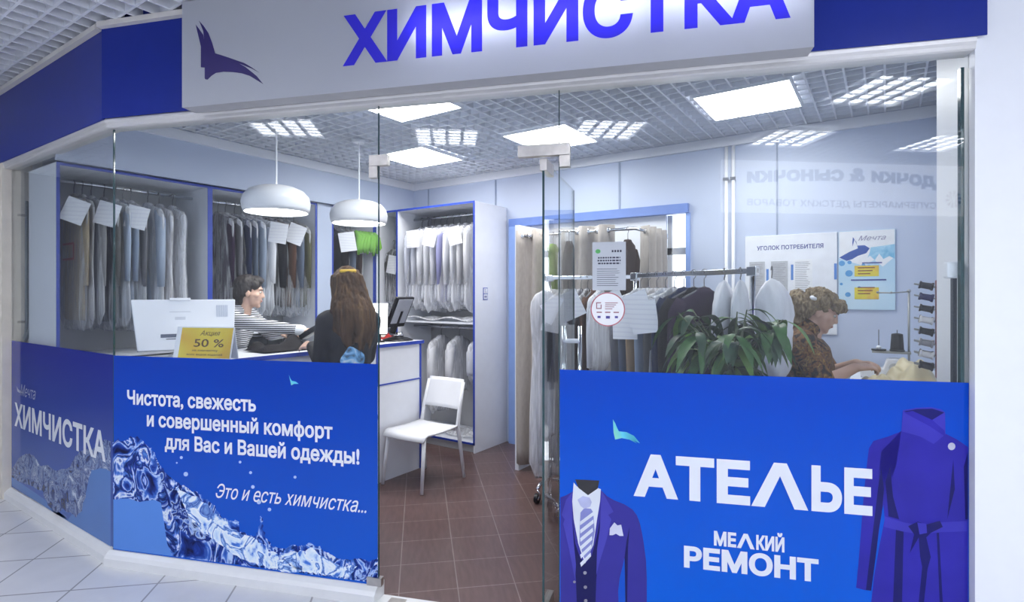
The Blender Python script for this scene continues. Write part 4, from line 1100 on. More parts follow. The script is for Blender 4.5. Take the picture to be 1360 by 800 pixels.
# local +y is where the chair faces
def seat_pt(u, v):
    x = (u - .5) * (.43 + .02 * v); y = -.20 + .43 * v
    return Vector((x, y, .452 - .012 * math.cos((u - .5) * 2) - .06 * max(0, v - .86) ** 2 * 40 - .010 * math.sin(v * 3.1)))
MB().grid(seat_pt, 12, 14).build('seat', M_chair, ch, smooth=True, solid=.014, fix=False)
def back_pt(u, v):
    x = (u - .5) * (.41 - .03 * v); z = .575 + .245 * v
    return Vector((x, -.235 - .075 * v - .02 * math.sin(u * math.pi) + .0, z))
MB().grid(back_pt, 12, 8).build('backrest', M_chair, ch, smooth=True, solid=.014, fix=False)
for s in (-1, 1):
    MB().tube([(s * .195, .185, .44), (s * .215, .235, .002)], [.017, .014], 10).build('leg', M_chair, ch, smooth=True)
    MB().tube([(s * .195, -.30, .80), (s * .20, -.245, .60), (s * .203, -.215, .45), (s * .222, -.275, .002)], [.014, .017, .018, .014], 10).build('leg', M_chair, ch, smooth=True)
m = MB(); m.box(-.19, .19, .15, .172, .405, .432).box(-.19, .19, -.21, -.19, .405, .432); m.build('seat_frame', M_chair, ch)
# ------------------------------------------------------------------ fitting room: chrome rods and grommet curtains
ROD = 2.06
fr_ = thing('curtain_rod', (-2.62, 4.10, ROD), 'chrome corner rod carrying the beige fitting room curtains', 'curtain rod')
MB().tube([(-.04, 0, 0), (1.0, 0, 0), (1.0, .70, 0)], .0125, 12).build('rod', M_chrome, fr_, smooth=True)
m = MB(); m.tube([(-.06, 0, 0), (-.02, 0, 0)], .03, 14); m.tube([(1.0, .69, 0), (1.0, .715, 0)], .03, 14); m.build('bracket', M_chrome, fr_, smooth=True)
m = MB(); m.box(-.10, -.06, -.02, .72, -2.06, .10); m.build('side_post', M_board, fr_)
M_curt = pm('linen_curtain', (.40, .37, .345), .85, .07, 60, bump=.15, stretch=(1, 1, .3))
def curtain(p0, p1, z1, z0, waves, amp, label, seed):
    p0, p1 = Vector(p0), Vector(p1); d = (p1 - p0); L = d.length; d.normalize(); nn = Vector((d.y, -d.x))
    t = thing('curtain', (p0.x, p0.y, z1), label, 'curtain', 'beige fitting room curtains')
    def f(u, v):
        k = math.sin(u * waves * 2 * math.pi + seed) * amp * (1 + .25 * v) + .012 * math.sin(u * 17 + v * 3 + seed)
        q = d * (L * u) + nn * k
        return Vector((q.x, q.y, (z0 - z1) * v))
    MB().grid(f, max(24, int(waves * 14)), 16).build('cloth', M_curt, t, smooth=True, solid=.006, fix=False)
    m = MB()
    for i in range(int(waves * 2)):
        u = (i + .5) / (waves * 2); q = d * (L * u)
        m.tube([(q.x + nn.x * s * .012 - 0, q.y + nn.y * s * .012, -.045) for s in (-1, 1)], [.024, .024], 14)
    m.build('grommet', M_chrome, t, smooth=True)
    return t
curtain((-2.70, 4.10), (-2.44, 4.08), ROD + .045, .06, 1.5, .035, 'beige curtain gathered at the left end of the rod, beside the shirt wardrobe', .5)
curtain((-2.24, 4.10), (-1.80, 4.10), ROD + .045, .10, 2.5, .035, 'beige curtain hanging from the middle of the rod behind the door leaf', 1.2)
curtain((-1.62, 4.30), (-1.62, 4.74), ROD + .045, .10, 3, .04, 'beige curtain with chrome rings on the right return of the rod', 2.0)
G6 = 'garments hung on the fitting room rod'
garment('dress', (-2.345, 4.10, ROD), R(90), 'green and white dress hung on the fitting room rod behind the door leaf', C['green'], .75, 201, G6, None, w=.055, th=.035)
garment('jacket', (-1.675, 4.10, ROD), R(90), 'dark brown jacket hung on the fitting room rod beside the paper notice', C['darkbrown'], .7, 202, G6, None, w=.14, th=.04)

# white cable pipes on the back wall
for i, xx in enumerate((-1.10, -1.045)):
    t = thing('pipe', (xx, BACK_Y - .022, 0), ['left one of the two white pipes running down the back wall', 'right one of the two white pipes running down the back wall'][i], 'pipe', 'white pipes on the back wall')
    MB().tube([(0, 0, .0), (0, 0, 2.77)], .014, 12).build('tube', M_white, t, smooth=True)
    m = MB()
    for z in (2.5, 1.2): m.box(-.022, .022, -.018, .02, z - .012, z + .012)
    m.build('clip', M_chrome, t)

# ------------------------------------------------------------------ consumer board and poster on the back wall
def wall_art(name, px, label, cat):
    x0, z1 = on_back(px[0], px[1]); x1, z0 = on_back(px[2], px[3])
    t = thing(name, ((x0 + x1) / 2, BACK_Y - .001, (z0 + z1) / 2), label, cat)
    return t, (x1 - x0) / 2, (z1 - z0) / 2
cb, hw, hh = wall_art('notice_board', (990, 315, 1112, 445), 'white consumer information board with framed papers on the back wall', 'notice board')
MB().box(-hw, hw, -.012, -.001, -hh, hh).build('board', pm('board_white', (.82, .85, .92), .3), cb, bevel=.002)
bf = lambda d: (lambda a, b: Vector((a, -d, b)))
text_mb('УГОЛОК ПОТРЕБИТЕЛЯ', bf(.0128), -hw + .09, hw - .09, hh - .115, .034, .024).build('lettering', M_navyink, cb, fix=False)
def rect(m, x0, x1, z0, z1, d): return m.poly([(x0, -d, z0), (x1, -d, z0), (x1, -d, z1), (x0, -d, z1)])
pap = pm('document_grey', (.50, .52, .56), .5, .08, 40)
for x0, x1, z0, z1, mt in ((-.29, -.175, -.12, .18, pap), (-.13, -.01, -.12, .18, pap), (.03, .16, -.10, .19, M_paper), (-.13, -.01, -.36, -.16, M_paper), (.03, .18, -.36, -.16, M_paper)):
    MB().box(x0, x1, -.0150, -.012, z0, z1).build('document', mt, cb)
    m = MB()
    k = z1 - .025
    while k > z0 + .02: rect(m, x0 + .012, x1 - .012 - random.Random(k).random() * .03, k, k + .004, .0156); k -= .014
    m.build('print_lines', pm('print_grey', (.32, .33, .38), .6), cb, fix=False)
m = MB()
for x, z in ((-.165, .12), (.012, .15), (hw - .02, .15)): rect(m, x, x + .018, z - .12, z, .0132)
m.build('blue_marks', pm('board_blue', (.10, .25, .65), .5), cb, fix=False)

po, hw, hh = wall_art('poster', (1114, 308, 1189, 412), 'blue and white poster with a swooping bird and two yellow panels', 'poster')
M_posterbg = ramp_mat('poster_blue', [(.2, (.34, .58, .80)), (.5, (.50, .72, .88)), (.8, (.70, .85, .94))], 1.2, .3, 2, .6)
MB().box(-hw, hw, -.012, -.001, -hh, hh).build('board', M_posterbg, po)
m = MB(); rect(m, -hw + .003, hw - .003, hh - .20, hh - .003, .0126); m.poly([(-hw + .003, -.0126, hh - .2), (-.02, -.0126, hh - .26), (.05, -.0126, hh - .22), (.1, -.0126, hh - .27), (hw - .003, -.0126, hh - .2)]); m.build('white_print', M_paper, po, fix=False)
text_mb('Мечта', bf(.0135), -.05, .12, hh - .075, .035, .005, shear=.4).build('lettering', pm('poster_lilac', (.30, .30, .45), .5), po, fix=False)
m = MB(); m.poly([(a * hw, -.0132, b * hh) for a, b in ((-.98, .33), (-.6, .47), (-.3, .55), (-.36, .72), (-.48, .84), (-.50, .70), (-.49, .60), (-.42, .78), (-.32, .62), (-.05, .62), (.12, .54), (.0, .42), (-.3, .36), (-.5, .28), (-.7, .24))]); m.build('bird_emblem', pm('poster_navy', (.03, .09, .38), .4), po, fix=False)
m = MB(); m.poly([(a * hw, -.0131, b * hh) for a, b in ((.15, .56), (.98, .62), (.98, .26), (.8, .33), (.6, .26), (.45, .40), (.3, .24), (.12, .36), (.05, .30), (.12, .44))]); m.build('wave_print', ramp_mat('poster_wave', [(.3, (.15, .45, .70)), (.6, (.4, .68, .85)), (.75, (.7, .85, .92))], 14, .3, 4, 1), po, fix=False)
m = MB()
for a, b, r in ((-.88, .18, .02), (-.6, .2, .014), (-.1, .12, .012), (.1, .08, .014), (-.62, -.08, .024), (-.66, -.62, .018), (-.9, -.35, .01), (-.3, .05, .01), (-.25, -.45, .012)):
    m.poly([(a * hw + r * math.cos(i * .45), -.0134, b * hh + r * math.sin(i * .45)) for i in range(14)])
m.build('bubbles', pm('poster_bubble', (.10, .35, .70), .4), po, fix=False)
for z in (-.02, -.52):
    m = MB(); rect(m, -.42 * hw, .44 * hw, (z - .12) * hh * 1.15, (z + .12) * hh * 1.1, .0138); m.build('yellow_panel', ramp_mat('poster_yellow', [(.3, (.72, .36, .06)), (.5, (.80, .62, .05)), (.7, (.70, .66, .06))], 8, .3, 2, .3), po, fix=False)
    m = MB()
    for k in range(3): rect(m, -.3 * hw, (.30 - .08 * k) * hw, z * hh + .018 - k * .022, z * hh + .026 - k * .022, .0144)
    m.build('print_lines', pm('poster_ink', (.25, .08, .03), .5), po, fix=False)
m = MB(); rect(m, -.55 * hw, .7 * hw, -.27 * hh, -.235 * hh, .0135); rect(m, -.15 * hw, .55 * hw, .16 * hh, .19 * hh, .0138); m.build('caption_line', M_navyink, po, fix=False)

# ------------------------------------------------------------------ clothes racks
def rack(p0, p1, z, label, feet=True):
    p0, p1 = Vector(p0), Vector(p1); d = p1 - p0; L = d.length; d.normalize()
    t = thing('clothes_rack', (p0.x, p0.y, 0), label, 'clothes rack', 'chrome clothes racks', math.atan2(d.y, d.x))
    m = MB(); m.box(-.03, L + .03, -.010, .010, z - .015, z + .015); m.build('hanging_bar', M_chrome, t, bevel=.003)
    for x in (.0, L):
        MB().tube([(x, 0, .14), (x, 0, z - .018)], .013, 12).build('post', M_chrome, t, smooth=True)
        m = MB(); m.tube([(x, -.22, .10), (x, -.17, .125), (x, 0, .14), (x, .17, .125), (x, .22, .10)], .013, 10); m.build('foot', M_chrome, t, smooth=True)
        m = MB(); m.box(x - .03, x + .03, -.016, .016, z - .028, z + .022); m.build('corner_joint', M_chrome, t, bevel=.003)
        for y in (-.22, .22):
            w = MB(); w.tube([(x - .013, y, .036), (x + .013, y, .036)], .036, 18); w = w.build('caster', M_black, t)
            k = MB(); k.tube([(x - .015, y, .036), (x + .015, y, .036)], .014, 12); k.tube([(x + .018, y, .036), (x + .018, y, .08), (x, y, .10)], .006, 8); k.build('hub', M_chrome, w, smooth=True)
    m = MB(); m.tube([(0, 0, .16), (L, 0, .16)], .011, 10); m.build('lower_rail', M_chrome, t, smooth=True)
    return t
RA0, RA1, RZ = (-2.17, 3.74), (-1.50, 3.80), 1.675
RB0, RB1 = (-1.42, 3.60), (-.59, 3.165)
rack(RA0, RA1, RZ, 'chrome clothes rack on wheels seen through the open door leaf')
rack(RB0, RB1, RZ, 'chrome clothes rack behind the right-hand glass with a bare bar end by the white bundles')
def rack_garments(p0, p1, items, grp, seed):
    p0, p1 = Vector(p0), Vector(p1); d = p1 - p0; a = math.atan2(d.y, d.x)
    for i, it in enumerate(items):
        kind, c, u, L, cov, tg, desc = it[:7]; w = it[7] if len(it) > 7 else .20
        q = p0 + d * u
        garment(kind, (q.x, q.y, RZ), a + R(90) + (it[8] if len(it) > 8 else 0), desc, C[c], L, seed + i, grp, cov, None if tg is None else -.31, .17, .19, tilt=-1.2, tag_face=-1, w=w, tag_turn=-.55 + .25 * (i % 3), th=.020, tag_z=-.12 - .045 * (i % 3), hook=.0215)
GA, GB = 'garments on the rack behind the door leaf', 'garments on the rack behind the right-hand glass'
rack_garments(RA0, RA1, [
    ('dress', 'ivory', .01, 1.42, 'milky', None, 'long ivory dress in a milky cover, nearest the doorway on the wheeled rack', .15, -.75),
    ('coat', 'grey', 0.15, 1.05, 'milky', -.10, 'grey coat with a long white sheet, second from the doorway on the wheeled rack'),
    ('coat', 'slate', 0.23, 1.15, 'milky', -.05, 'slate coat in a cover, third from the doorway on the wheeled rack'),
    ('shirt', 'white', 0.31, .95, 'milky', -.08, 'white shirt with a paper sheet, fourth from the doorway on the wheeled rack'),
    ('jacket', 'plum', 0.387, 1.0, 'clear', None, 'plum jacket under clear plastic in the middle of the wheeled rack'),
    ('coat', 'darkbrown', 0.465, 1.1, 'clear', None, 'dark brown coat behind the round sticker on the wheeled rack'),
    ('coat', 'brown', 0.54, 1.1, None, None, 'reddish brown coat uncovered on the wheeled rack'),
    ('shirt', 'white', 0.612, .6, 'milky', None, 'short white shirt at the far end of the wheeled rack')], GA, 130)
rack_garments(RB0, RB1, [
    ('jacket', 'grey', 0.06, 1.0, 'milky', -.12, 'grey jacket with a white sheet at the left end of the rack behind the glass'),
    ('jacket', 'slate', 0.143, 1.0, 'milky', -.12, 'slate jacket with a white sheet, second from the left on the rack behind the glass'),
    ('coat', 'tan', 0.226, 1.0, 'milky', -.12, 'tan coat with a tilted sheet, third from the left behind the right-hand glass'),
    ('jacket', 'steel', 0.309, 1.0, 'milky', -.13, 'steel blue jacket and tilted sheet, fourth from the left behind the right-hand glass'),
    ('jacket', 'charcoal', 0.392, 1.05, 'milky', -.14, 'charcoal jacket with the lowest tilted sheet on the rack behind the glass'),
    ('coat', 'navy', 0.475, 1.1, None, None, 'navy coat between the white sheets and the plant'),
    ('coat', 'black', 0.56, 1.2, None, None, 'black coat hanging beside the plant on the rack behind the glass', .23),
    ('coat', 'plum', 0.645, 1.2, None, None, 'dark plum coat with a raised shoulder above the plant', .23)], GB, 150)
def bundle(loc, size, label, seed):
    t = thing('garment_bag', loc, label, 'garment bag', 'white wrapped bundles at the end of the rack')
    rnd = random.Random(seed); ph = [rnd.uniform(0, 6) for _ in range(6)]
    m = MB()
    def f(u, v):
        a, b = u * 2 * math.pi, math.pi * v
        k = 1 + .08 * math.sin(4 * a + ph[0] + 3 * b) + .06 * math.sin(7 * a + ph[1]) * math.sin(6 * b + ph[2]) + .035 * math.sin(11 * a + 9 * b + ph[3])
        sb2 = max(.02, math.sin(math.pi / 2 * min(1, v / .30)) ** .6) * (1 if v < .8 else max(.02, math.cos(math.pi / 2 * (v - .8) / .2) ** .5 if v < .999 else .02))
        return Vector((size[0] * sb2 * math.cos(a) * k, size[1] * sb2 * math.sin(a) * k, -2 * size[2] * v - .045 - .02 * math.sin(3 * a + ph[4]) * sb2))
    m.grid(f, 40, 24).build('padded_cloth', fabric('white_padding_' + str(seed), (.72, .74, .80), .05), t, smooth=True, fix=False)
    MB().tube([(0, 0, -.06), (0, 0, -.034), (0, .012, -.026)] + [(0, .0215 * math.cos(a), .0215 * math.sin(a)) for a in (-.5, 0, .5, 1.0, 1.57, 2.1, 2.7, 3.2)], .003, 6).build('hook', M_hang, t)
    return t
def onrack(u): q = Vector(RB0) + (Vector(RB1) - Vector(RB0)) * u; return q.x, q.y
bundle((*onrack(.80), RZ), (.052, .17, .29), 'white padded coat in plastic hanging on the rack left of the bar end', 31)
bundle((*onrack(.915), RZ), (.038, .15, .27), 'small white padded bundle just left of the chrome post', 32)
bundle((-.535, 3.40, RZ + .01), (.10, .13, .30), 'large white padded bundle to the right of the chrome post', 33)

# ------------------------------------------------------------------ plant
pl = thing('potted_plant', (-.63, 2.82, 0), 'bushy dark green potted plant with long drooping leaves behind the right-hand glass', 'plant')
MB().lathe([(0, .80), (.09, .80), (.11, .81), (.13, 1.06), (.138, 1.06), (.138, 1.09), (.122, 1.09), (.118, 1.05), (0, 1.05)], n=28).build('pot', pm('pot_white', (.6, .6, .62), .5), pl, smooth=False)
m = MB(); m.lathe([(0, .0), (.12, .0), (.12, .02), (.03, .03), (.03, .76), (.14, .78), (.14, .798), (0, .798)], n=24); m.build('stand', M_greyboard, pl)
rnd = random.Random(21)
st_, lf = MB(), [MB(), MB(), MB()]
for i in range(34):
    a = rnd.uniform(0, 2 * math.pi); sp = rnd.uniform(.04, .24); h = rnd.uniform(.05, .42)
    tip = Vector((sp * math.cos(a) * 1.15, sp * math.sin(a) * .9, .1 + .98 + h))
    b0 = Vector((.03 * math.cos(a), .03 * math.sin(a), 1.06))
    mid = (b0 + tip) / 2 + Vector((0, 0, .08))
    st_.tube([b0, mid, tip], [.006, .005, .003], 6)
    for k in range(rnd.randint(5, 7)):
        la = a + rnd.uniform(-2.2, 2.2); ln = rnd.uniform(.14, .24); wd = rnd.uniform(.018, .030)
        q = tip.lerp(mid, rnd.uniform(0, .55)); up = rnd.uniform(-.4, .75)
        d0 = Vector((math.cos(la), math.sin(la), 0)); sd = Vector((-d0.y, d0.x, rnd.uniform(-.3, .3)))
        n_ = 7; mb = lf[rnd.choice((0, 0, 1, 1, 2))]; k0 = len(mb.v)
        for s in range(n_ + 1):
            t = s / n_
            p = q + d0 * (ln * (t - .25 * t * t)) + Vector((0, 0, ln * (up * t - (.75 + up * .6) * t * t)))
            wv = wd * (math.sin(math.pi * min(1, t * 1.02 + .02)) ** .7) if t < .98 else .0005
            for e in (-1, 0, 1): mb.v.append(tuple(p + sd * wv * e + Vector((0, 0, -.25 * wv if e == 0 else 0))))
        for s in range(n_):
            for e in (0, 1): x = k0 + s * 3 + e; mb.f.append((x, x + 3, x + 4, x + 1))
st_.build('stems', pm('stem_green', (.06, .09, .04), .6), pl, smooth=True)
for mb, (nmx, c) in zip(lf, (('leaf_dark', (.020, .060, .030)), ('leaf_mid', (.038, .115, .032)), ('leaf_light', (.11, .23, .045)))):
    mb.build('foliage', pm(nmx, c, .42, .25, 25, spec=.35), pl, smooth=True, fix=False)

# ------------------------------------------------------------------ sewing table
tb = thing('sewing_table', (.02, 3.98, 0), 'pale work table against the right-hand wall, mostly behind the film', 'table')
MB().box(-.21, .262, -.62, .78, 1.00, 1.028).build('table_top', M_board, tb, bevel=.002)
for x in (-.18, .235):
    for y in (-.59, .75): MB().box(x - .02, x + .02, y - .02, y + .02, 0, 1.0).build('leg', M_greyboard, tb)
cl = thing('cream_fabric', (.055, 3.76, 1.0285), 'heap of cream satin fabric on the sewing table', 'fabric')
rnd = random.Random(5)
def heap(u, v):
    x, y = (u - .5) * .40, (v - .5) * .50
    e = max(0, 1 - abs(2 * u - 1) ** 3.5) * max(0, 1 - abs(2 * v - 1) ** 4)
    h = .03 + .06 * min(1, u * 2.2) + .035 * math.sin(u * 8.5 + 2.2 * v + .8) + .022 * math.sin(u * 15 - v * 9) + .012 * math.sin(u * 26 + v * 18) + .04 * u
    return Vector((x, y, e * h))
MB().grid(heap, 60, 44).build('cloth', pm('cream_satin', (.68, .60, .38), .38, .06, 8), cl, smooth=True, fix=False)
rl = thing('folded_cloth', (-.06, 3.42, 1.0285), 'thin strip of orange-brown cloth in front of the cream fabric', 'cloth')
MB().grid(lambda u, v: Vector(((u - .5) * .26, (v - .5) * .07, .075 * math.sin(math.pi * v) * (.8 + .2 * math.sin(u * 9)) + .002)), 20, 8).build('cloth', fabric('rust', (.36, .14, .04)), rl, smooth=True, fix=False)
# thread stand with cones
ts = thing('thread_stand', (.113, 4.20, 1.028), 'overlocker thread stand with a bent pole and a black cone', 'thread stand')
M_pole = pm('pole_grey', (.35, .36, .36), .35, metal=.6)
z_top = 1.57 - 1.028
m = MB(); m.tube([(0, 0, .0), (0, 0, z_top)], .0065, 10); m.build('pole', M_pole, ts, smooth=True)
m = MB(); m.tube([(.004, 0, z_top - .004), (-.09, -.02, z_top - .012), (-.16, -.04, z_top - .01)], .004, 8); m.ball((0, 0, z_top), .011); m.ball((-.09, -.02, z_top - .01), .007); m.ball((-.16, -.04, z_top - .008), .008); m.build('thread_guide', M_pole, ts, smooth=True)
m = MB(); m.box(-.19, .01, -.05, .03, .155, .167); m.build('spool_tray', pm('tray_grey', (.28, .29, .28), .5), ts, bevel=.002)
for x in (-.155, -.06):
    c_ = MB(); c_.lathe([(0, .168), (.04, .168), (.04, .178), (0, .178)], (x, -.01, 0), 20); c_.tube([(x, -.01, .17), (x, -.01, .30)], .0025, 6); c_.build('spool_pin', M_black, ts)
m = MB(); m.lathe([(0, .18), (.036, .18), (.030, .275), (.012, .28), (0, .28)], (-.06, -.01, 0), 22); m.build('thread_cone', pm('thread_black', (.008, .008, .012), .7), ts, smooth=False)
m = MB(); m.ball((-.155, -.01, .188), (.014, .014, .012)); m.build('thread_spool', M_white, ts, smooth=True)
om = thing('overlocker', (.02, 4.22, 1.0285), 'white sewing machine body behind the heap of cream fabric', 'sewing machine')
m = MB(); m.prism([(-.16, 0), (.07, 0), (.07, .115), (.03, .125), (-.02, .12), (-.04, .06), (-.16, .05)], lambda a, b, t: Vector((a, t, b)), -.10, .02); m.build('body', M_white, om, bevel=.008)
m = MB(); m.tube([(.02, -.1, .07), (.02, -.125, .07)], .03, 18); m.build('hand_wheel', M_greyboard, om)
# thread rack on the side wall
tr = thing('thread_rack', (RIGHT_X - .056, 3.52, 1.37), 'red-brown wooden peg rack of thread spools on the white column at the right', 'thread rack')
MB().box(-.03, -.001, -.04, .04, -.24, .25).build('backboard', pm('red_wood', (.26, .06, .07), .45, .2, 20, stretch=(1, 1, .2)), tr)
rnd = random.Random(12)
cols = [('spool_black', (.02, .02, .03)), ('spool_navy', (.03, .03, .12)), ('spool_white', (.80, .80, .82)), ('spool_grey', (.3, .3, .33))]
n = 0
for r_ in range(8):
    z = .215 - r_ * .058
    for y in (-.025, .025):
        ci = [0, 1, 0, 2, 0, 3, 2, 0][(r_ + (y > 0)) % 8]
        M_ = Matrix.Translation((-.03, y, z)) @ Matrix.Rotation(R(-78), 4, 'Y')
        m = MB(); m.lathe([(0, 0), (.004, 0), (.004, .09), (0, .09)], n=8, M=M_); pin = m.build('peg', M_pole, tr)
        m = MB(); m.lathe([(.005, .01), (.02, .01), (.02, .016), (.016, .02), (.015, .058), (.019, .062), (.019, .068), (.005, .068)], n=16, M=M_); m.build('thread_spool', pm(*cols[ci], .6), pin)
# ------------------------------------------------------------------ people
M_skin = pm('skin', (.62, .40, .31), .5, .06, 10)
def frame(d, nrm):
    d = Vector(d).normalized(); n = Vector(nrm); n = (n - d * n.dot(d)).normalized(); s = d.cross(n)
    return Matrix((s, d, n)).transposed()                   # columns: across, along, palm normal
def hand(m, w, d, nrm, side, curl=.5, k=1.0):
    """palm, four bent fingers and a thumb; w wrist, d along the forearm, nrm out of the back of the hand"""
    F = frame(d, nrm); w = Vector(w)
    P = lambda x, y, z: w + F @ Vector((x * side * k, y * k, z * k))
    m.capsule(w, P(0, .02, 0), .024 * k, .024 * k)
    for x in (-.026, -.009, .009, .026): m.capsule(P(x * .7, .015, 0), P(x, .078, .002), .015 * k, .012 * k)
    for i, (x, l) in enumerate(((-.028, .070), (-.0095, .080), (.0095, .075), (.028, .058))):
        b = P(x, .080, .002); a = 0; pts = [b]; q = Vector((x, .080, .002))
        for j, f in enumerate((.45, .32, .25)):
            a += curl * (.55 + .25 * j); q = q + Vector((x * .12, l * f * math.cos(a), -l * f * math.sin(a))); pts.append(P(*q))
        for p, r, r0, r1 in ((0, 0, .0095, .0088), (1, 0, .0088, .0080), (2, 0, .0080, .0068)): m.capsule(pts[p], pts[p + 1], r0 * k, r1 * k)
    t0, t1, t2, t3 = P(-.018, .015, -.004), P(-.044, .042, -.016), P(-.054, .072, -.024), P(-.050, .094, -.034)
    m.capsule(t0, t1, .015 * k, .0125 * k); m.capsule(t1, t2, .0115 * k, .0100 * k); m.capsule(t2, t3, .0100 * k, .0078 * k)
def head(m, c, yaw=0, pitch=0, k=1.0):
    """c: middle of the head; faces +y; pitch down positive"""
    Rm = Matrix.Rotation(yaw, 3, 'Z') @ Matrix.Rotation(-pitch, 3, 'X'); c = Vector(c)
    P = lambda x, y, z: c + Rm @ Vector((x * k, y * k, z * k))
    def E(x, y, z, a, b, d): m.ball(P(x, y, z), (a * k, b * k, d * k), Rm)
    E(0, -.012, .035, .074, .094, .086); E(0, .030, -.02, .064, .062, .085); E(0, .040, -.072, .050, .045, .040); E(0, .068, -.100, .022, .020, .018)
    m.capsule(P(0, .084, .018), P(0, .103, -.026), .008 * k, .0105 * k); E(-.009, .094, -.028, .008, .009, .007); E(.009, .094, -.028, .008, .009, .007)
    E(0, .074, .032, .046, .018, .011); E(0, .086, -.054, .022, .011, .006); E(0, .084, -.066, .020, .011, .007)
    for s in (-1, 1):
        E(s * .046, .052, -.018, .022, .026, .022); E(s * .076, -.004, -.008, .011, .020, .031)
    m.capsule(P(0, -.015, -.05), c + Vector((0, -.05, -.16)) * k, .052 * k, .054 * k)
    return P, Rm
def face_bits(t, P, Rm, k, lips, brow):
    for s in (-1, 1):
        m = MB(); m.ball(P(s * .030, .079, .008), (.013 * k, .008 * k, .008 * k), Rm, 12, 8); m.build('eye', pm('eye_white', (.75, .74, .72), .25), t, smooth=True)
        m = MB(); m.ball(P(s * .030, .0855, .007), (.006 * k, .003 * k, .006 * k), Rm, 10, 6); m.build('iris', pm('iris_brown', (.03, .018, .012), .2), t, smooth=True)
        m = MB(); m.capsule(P(s * .014, .092, .026), P(s * .046, .082, .029), .0035 * k, .0025 * k); m.build('eyebrow', brow, t, smooth=True)
    m = MB(); m.capsule(P(-.018, .093, -.060), P(.018, .093, -.060), .0048 * k, .0048 * k); m.build('lips', lips, t, smooth=True)
def legs(m, hipz, dx=.09, k=1.0, g=0.0):
    for s in (-1, 1):
        m.capsule((s * dx, 0, hipz), (s * dx * 1.02, .012, hipz * .53), .085 * k + g, .056 * k + g)
        m.capsule((s * dx * 1.02, .012, hipz * .53), (s * dx, -.012, .095), .056 * k + g, .037 * k + g)
def feet(m, dx=.09, g=0.0):
    for s in (-1, 1):
        m.capsule((s * dx, -.03, .045), (s * (dx + .015), .13, .036), .040 + g, .032 + g); m.capsule((s * dx, -.012, .10), (s * dx, -.02, .05), .037 + g, .042 + g)
def arm(m, s, e, w, g=0.0, r=(.052, .040, .027)):
    m.capsule(s, e, r[0] + g, r[1] + g); m.capsule(e, w, r[1] + g, r[2] + g)
M_lips = pm('lips_rose', (.45, .17, .15), .45)
M_trouser = pm('black_cloth', (.014, .014, .02), .8, .1, 30)
M_shoe = pm('black_shoe', (.012, .012, .014), .4)

# --- receptionist: leaning across the counter, faces world +X
rc = thing('person', (-4.33, 2.30, 0), 'person with short dark hair in a striped shirt leaning over the counter', 'person', rz=R(-60))
bd = MB()
hP, hR = head(bd, (.0, .27, 1.565), yaw=R(22), pitch=R(6))
bd.ball((0, 0, .93), (.165, .115, .13)); bd.capsule((0, .0, .95), (0, .10, 1.20), .125, .135); bd.capsule((-.06, .13, 1.27), (.06, .13, 1.27), .115, .115)
bd.capsule((-.15, .17, 1.375), (.15, .17, 1.375), .06, .06); bd.capsule((0, .17, 1.38), (0, .24, 1.48), .058, .052)
legs(bd, .90); feet(bd)
RS, RE, RW = (.175, .18, 1.37), (.155, .46, 1.315), (.07, .72, 1.275)
LS, LE, LW = (-.175, .18, 1.37), (-.20, .34, 1.225), (-.02, .53, 1.25)
arm(bd, RS, RE, RW); arm(bd, LS, LE, LW)
hand(bd, RW, (-.15, 1, -.05), (.25, 0, 1), 1, .55); hand(bd, LW, (.35, 1, .0), (0, 0, 1), -1, .5)
blob('body', bd, M_skin, rc, .0065, 3)
sh = MB(); g = .014
sh.ball((0, .0, .95), (.165 + g, .115 + g, .13)); sh.capsule((0, .0, .95), (0, .10, 1.20), .125 + g, .135 + g); sh.capsule((-.06, .13, 1.27), (.06, .13, 1.27), .115 + g, .115 + g)
sh.capsule((-.15, .17, 1.375), (.15, .17, 1.375), .06 + g, .06 + g); sh.capsule((0, .17, 1.38), (0, .205, 1.432), .06 + g, .056 + g)
arm(sh, RS, RE, Vector(RE).lerp(Vector(RW), .93), g); arm(sh, LS, LE, Vector(LE).lerp(Vector(LW), .9), g)
M_stripe = ramp_mat('striped_cloth', [(.0, (.74, .75, .78)), (.52, (.72, .73, .77)), (.58, (.03, .03, .045)), (1, (.02, .02, .03))], 20, .8, 0, .5, (1, .3, 1), tex='Z', spec=.2)
blob('shirt', sh, M_stripe, rc, .009, 4)
cu = MB(); cu.capsule(Vector(RE).lerp(Vector(RW), .88), Vector(RE).lerp(Vector(RW), .99), .044, .042)
blob('cuff', cu, M_paper, rc, .007, 2, label='white cuff')
tz = MB(); tz.ball((0, 0, .90), (.178, .125, .10)); legs(tz, .90, g=.018)
blob('trousers', tz, M_trouser, rc, .012, 4); s_ = MB(); feet(s_, g=.008); blob('shoes', s_, M_shoe, rc, .009, 3)
hr = MB()
def hb(x, y, z, a, b, c_): hr.ball(hP(x, y, z), (a, b, c_), hR)
hb(0, -.022, .055, .087, .102, .085); hb(0, .035, .095, .070, .060, .038); hb(0, -.065, -.01, .076, .055, .085); hb(0, -.06, -.07, .058, .042, .05)
for s in (-1, 1): hb(s * .066, -.03, .02, .022, .05, .06); hb(s * .060, .03, .062, .022, .042, .036)
M_hairD = pm('hair_dark', (.018, .013, .013), .55, .4, 60, bump=.4, stretch=(1, 1, .2))
ruffle(blob('hair', hr, M_hairD, rc, .006, 3), .006, 45, (1, 1, .4))
face_bits(rc, hP, hR, 1, M_lips, M_hairD)

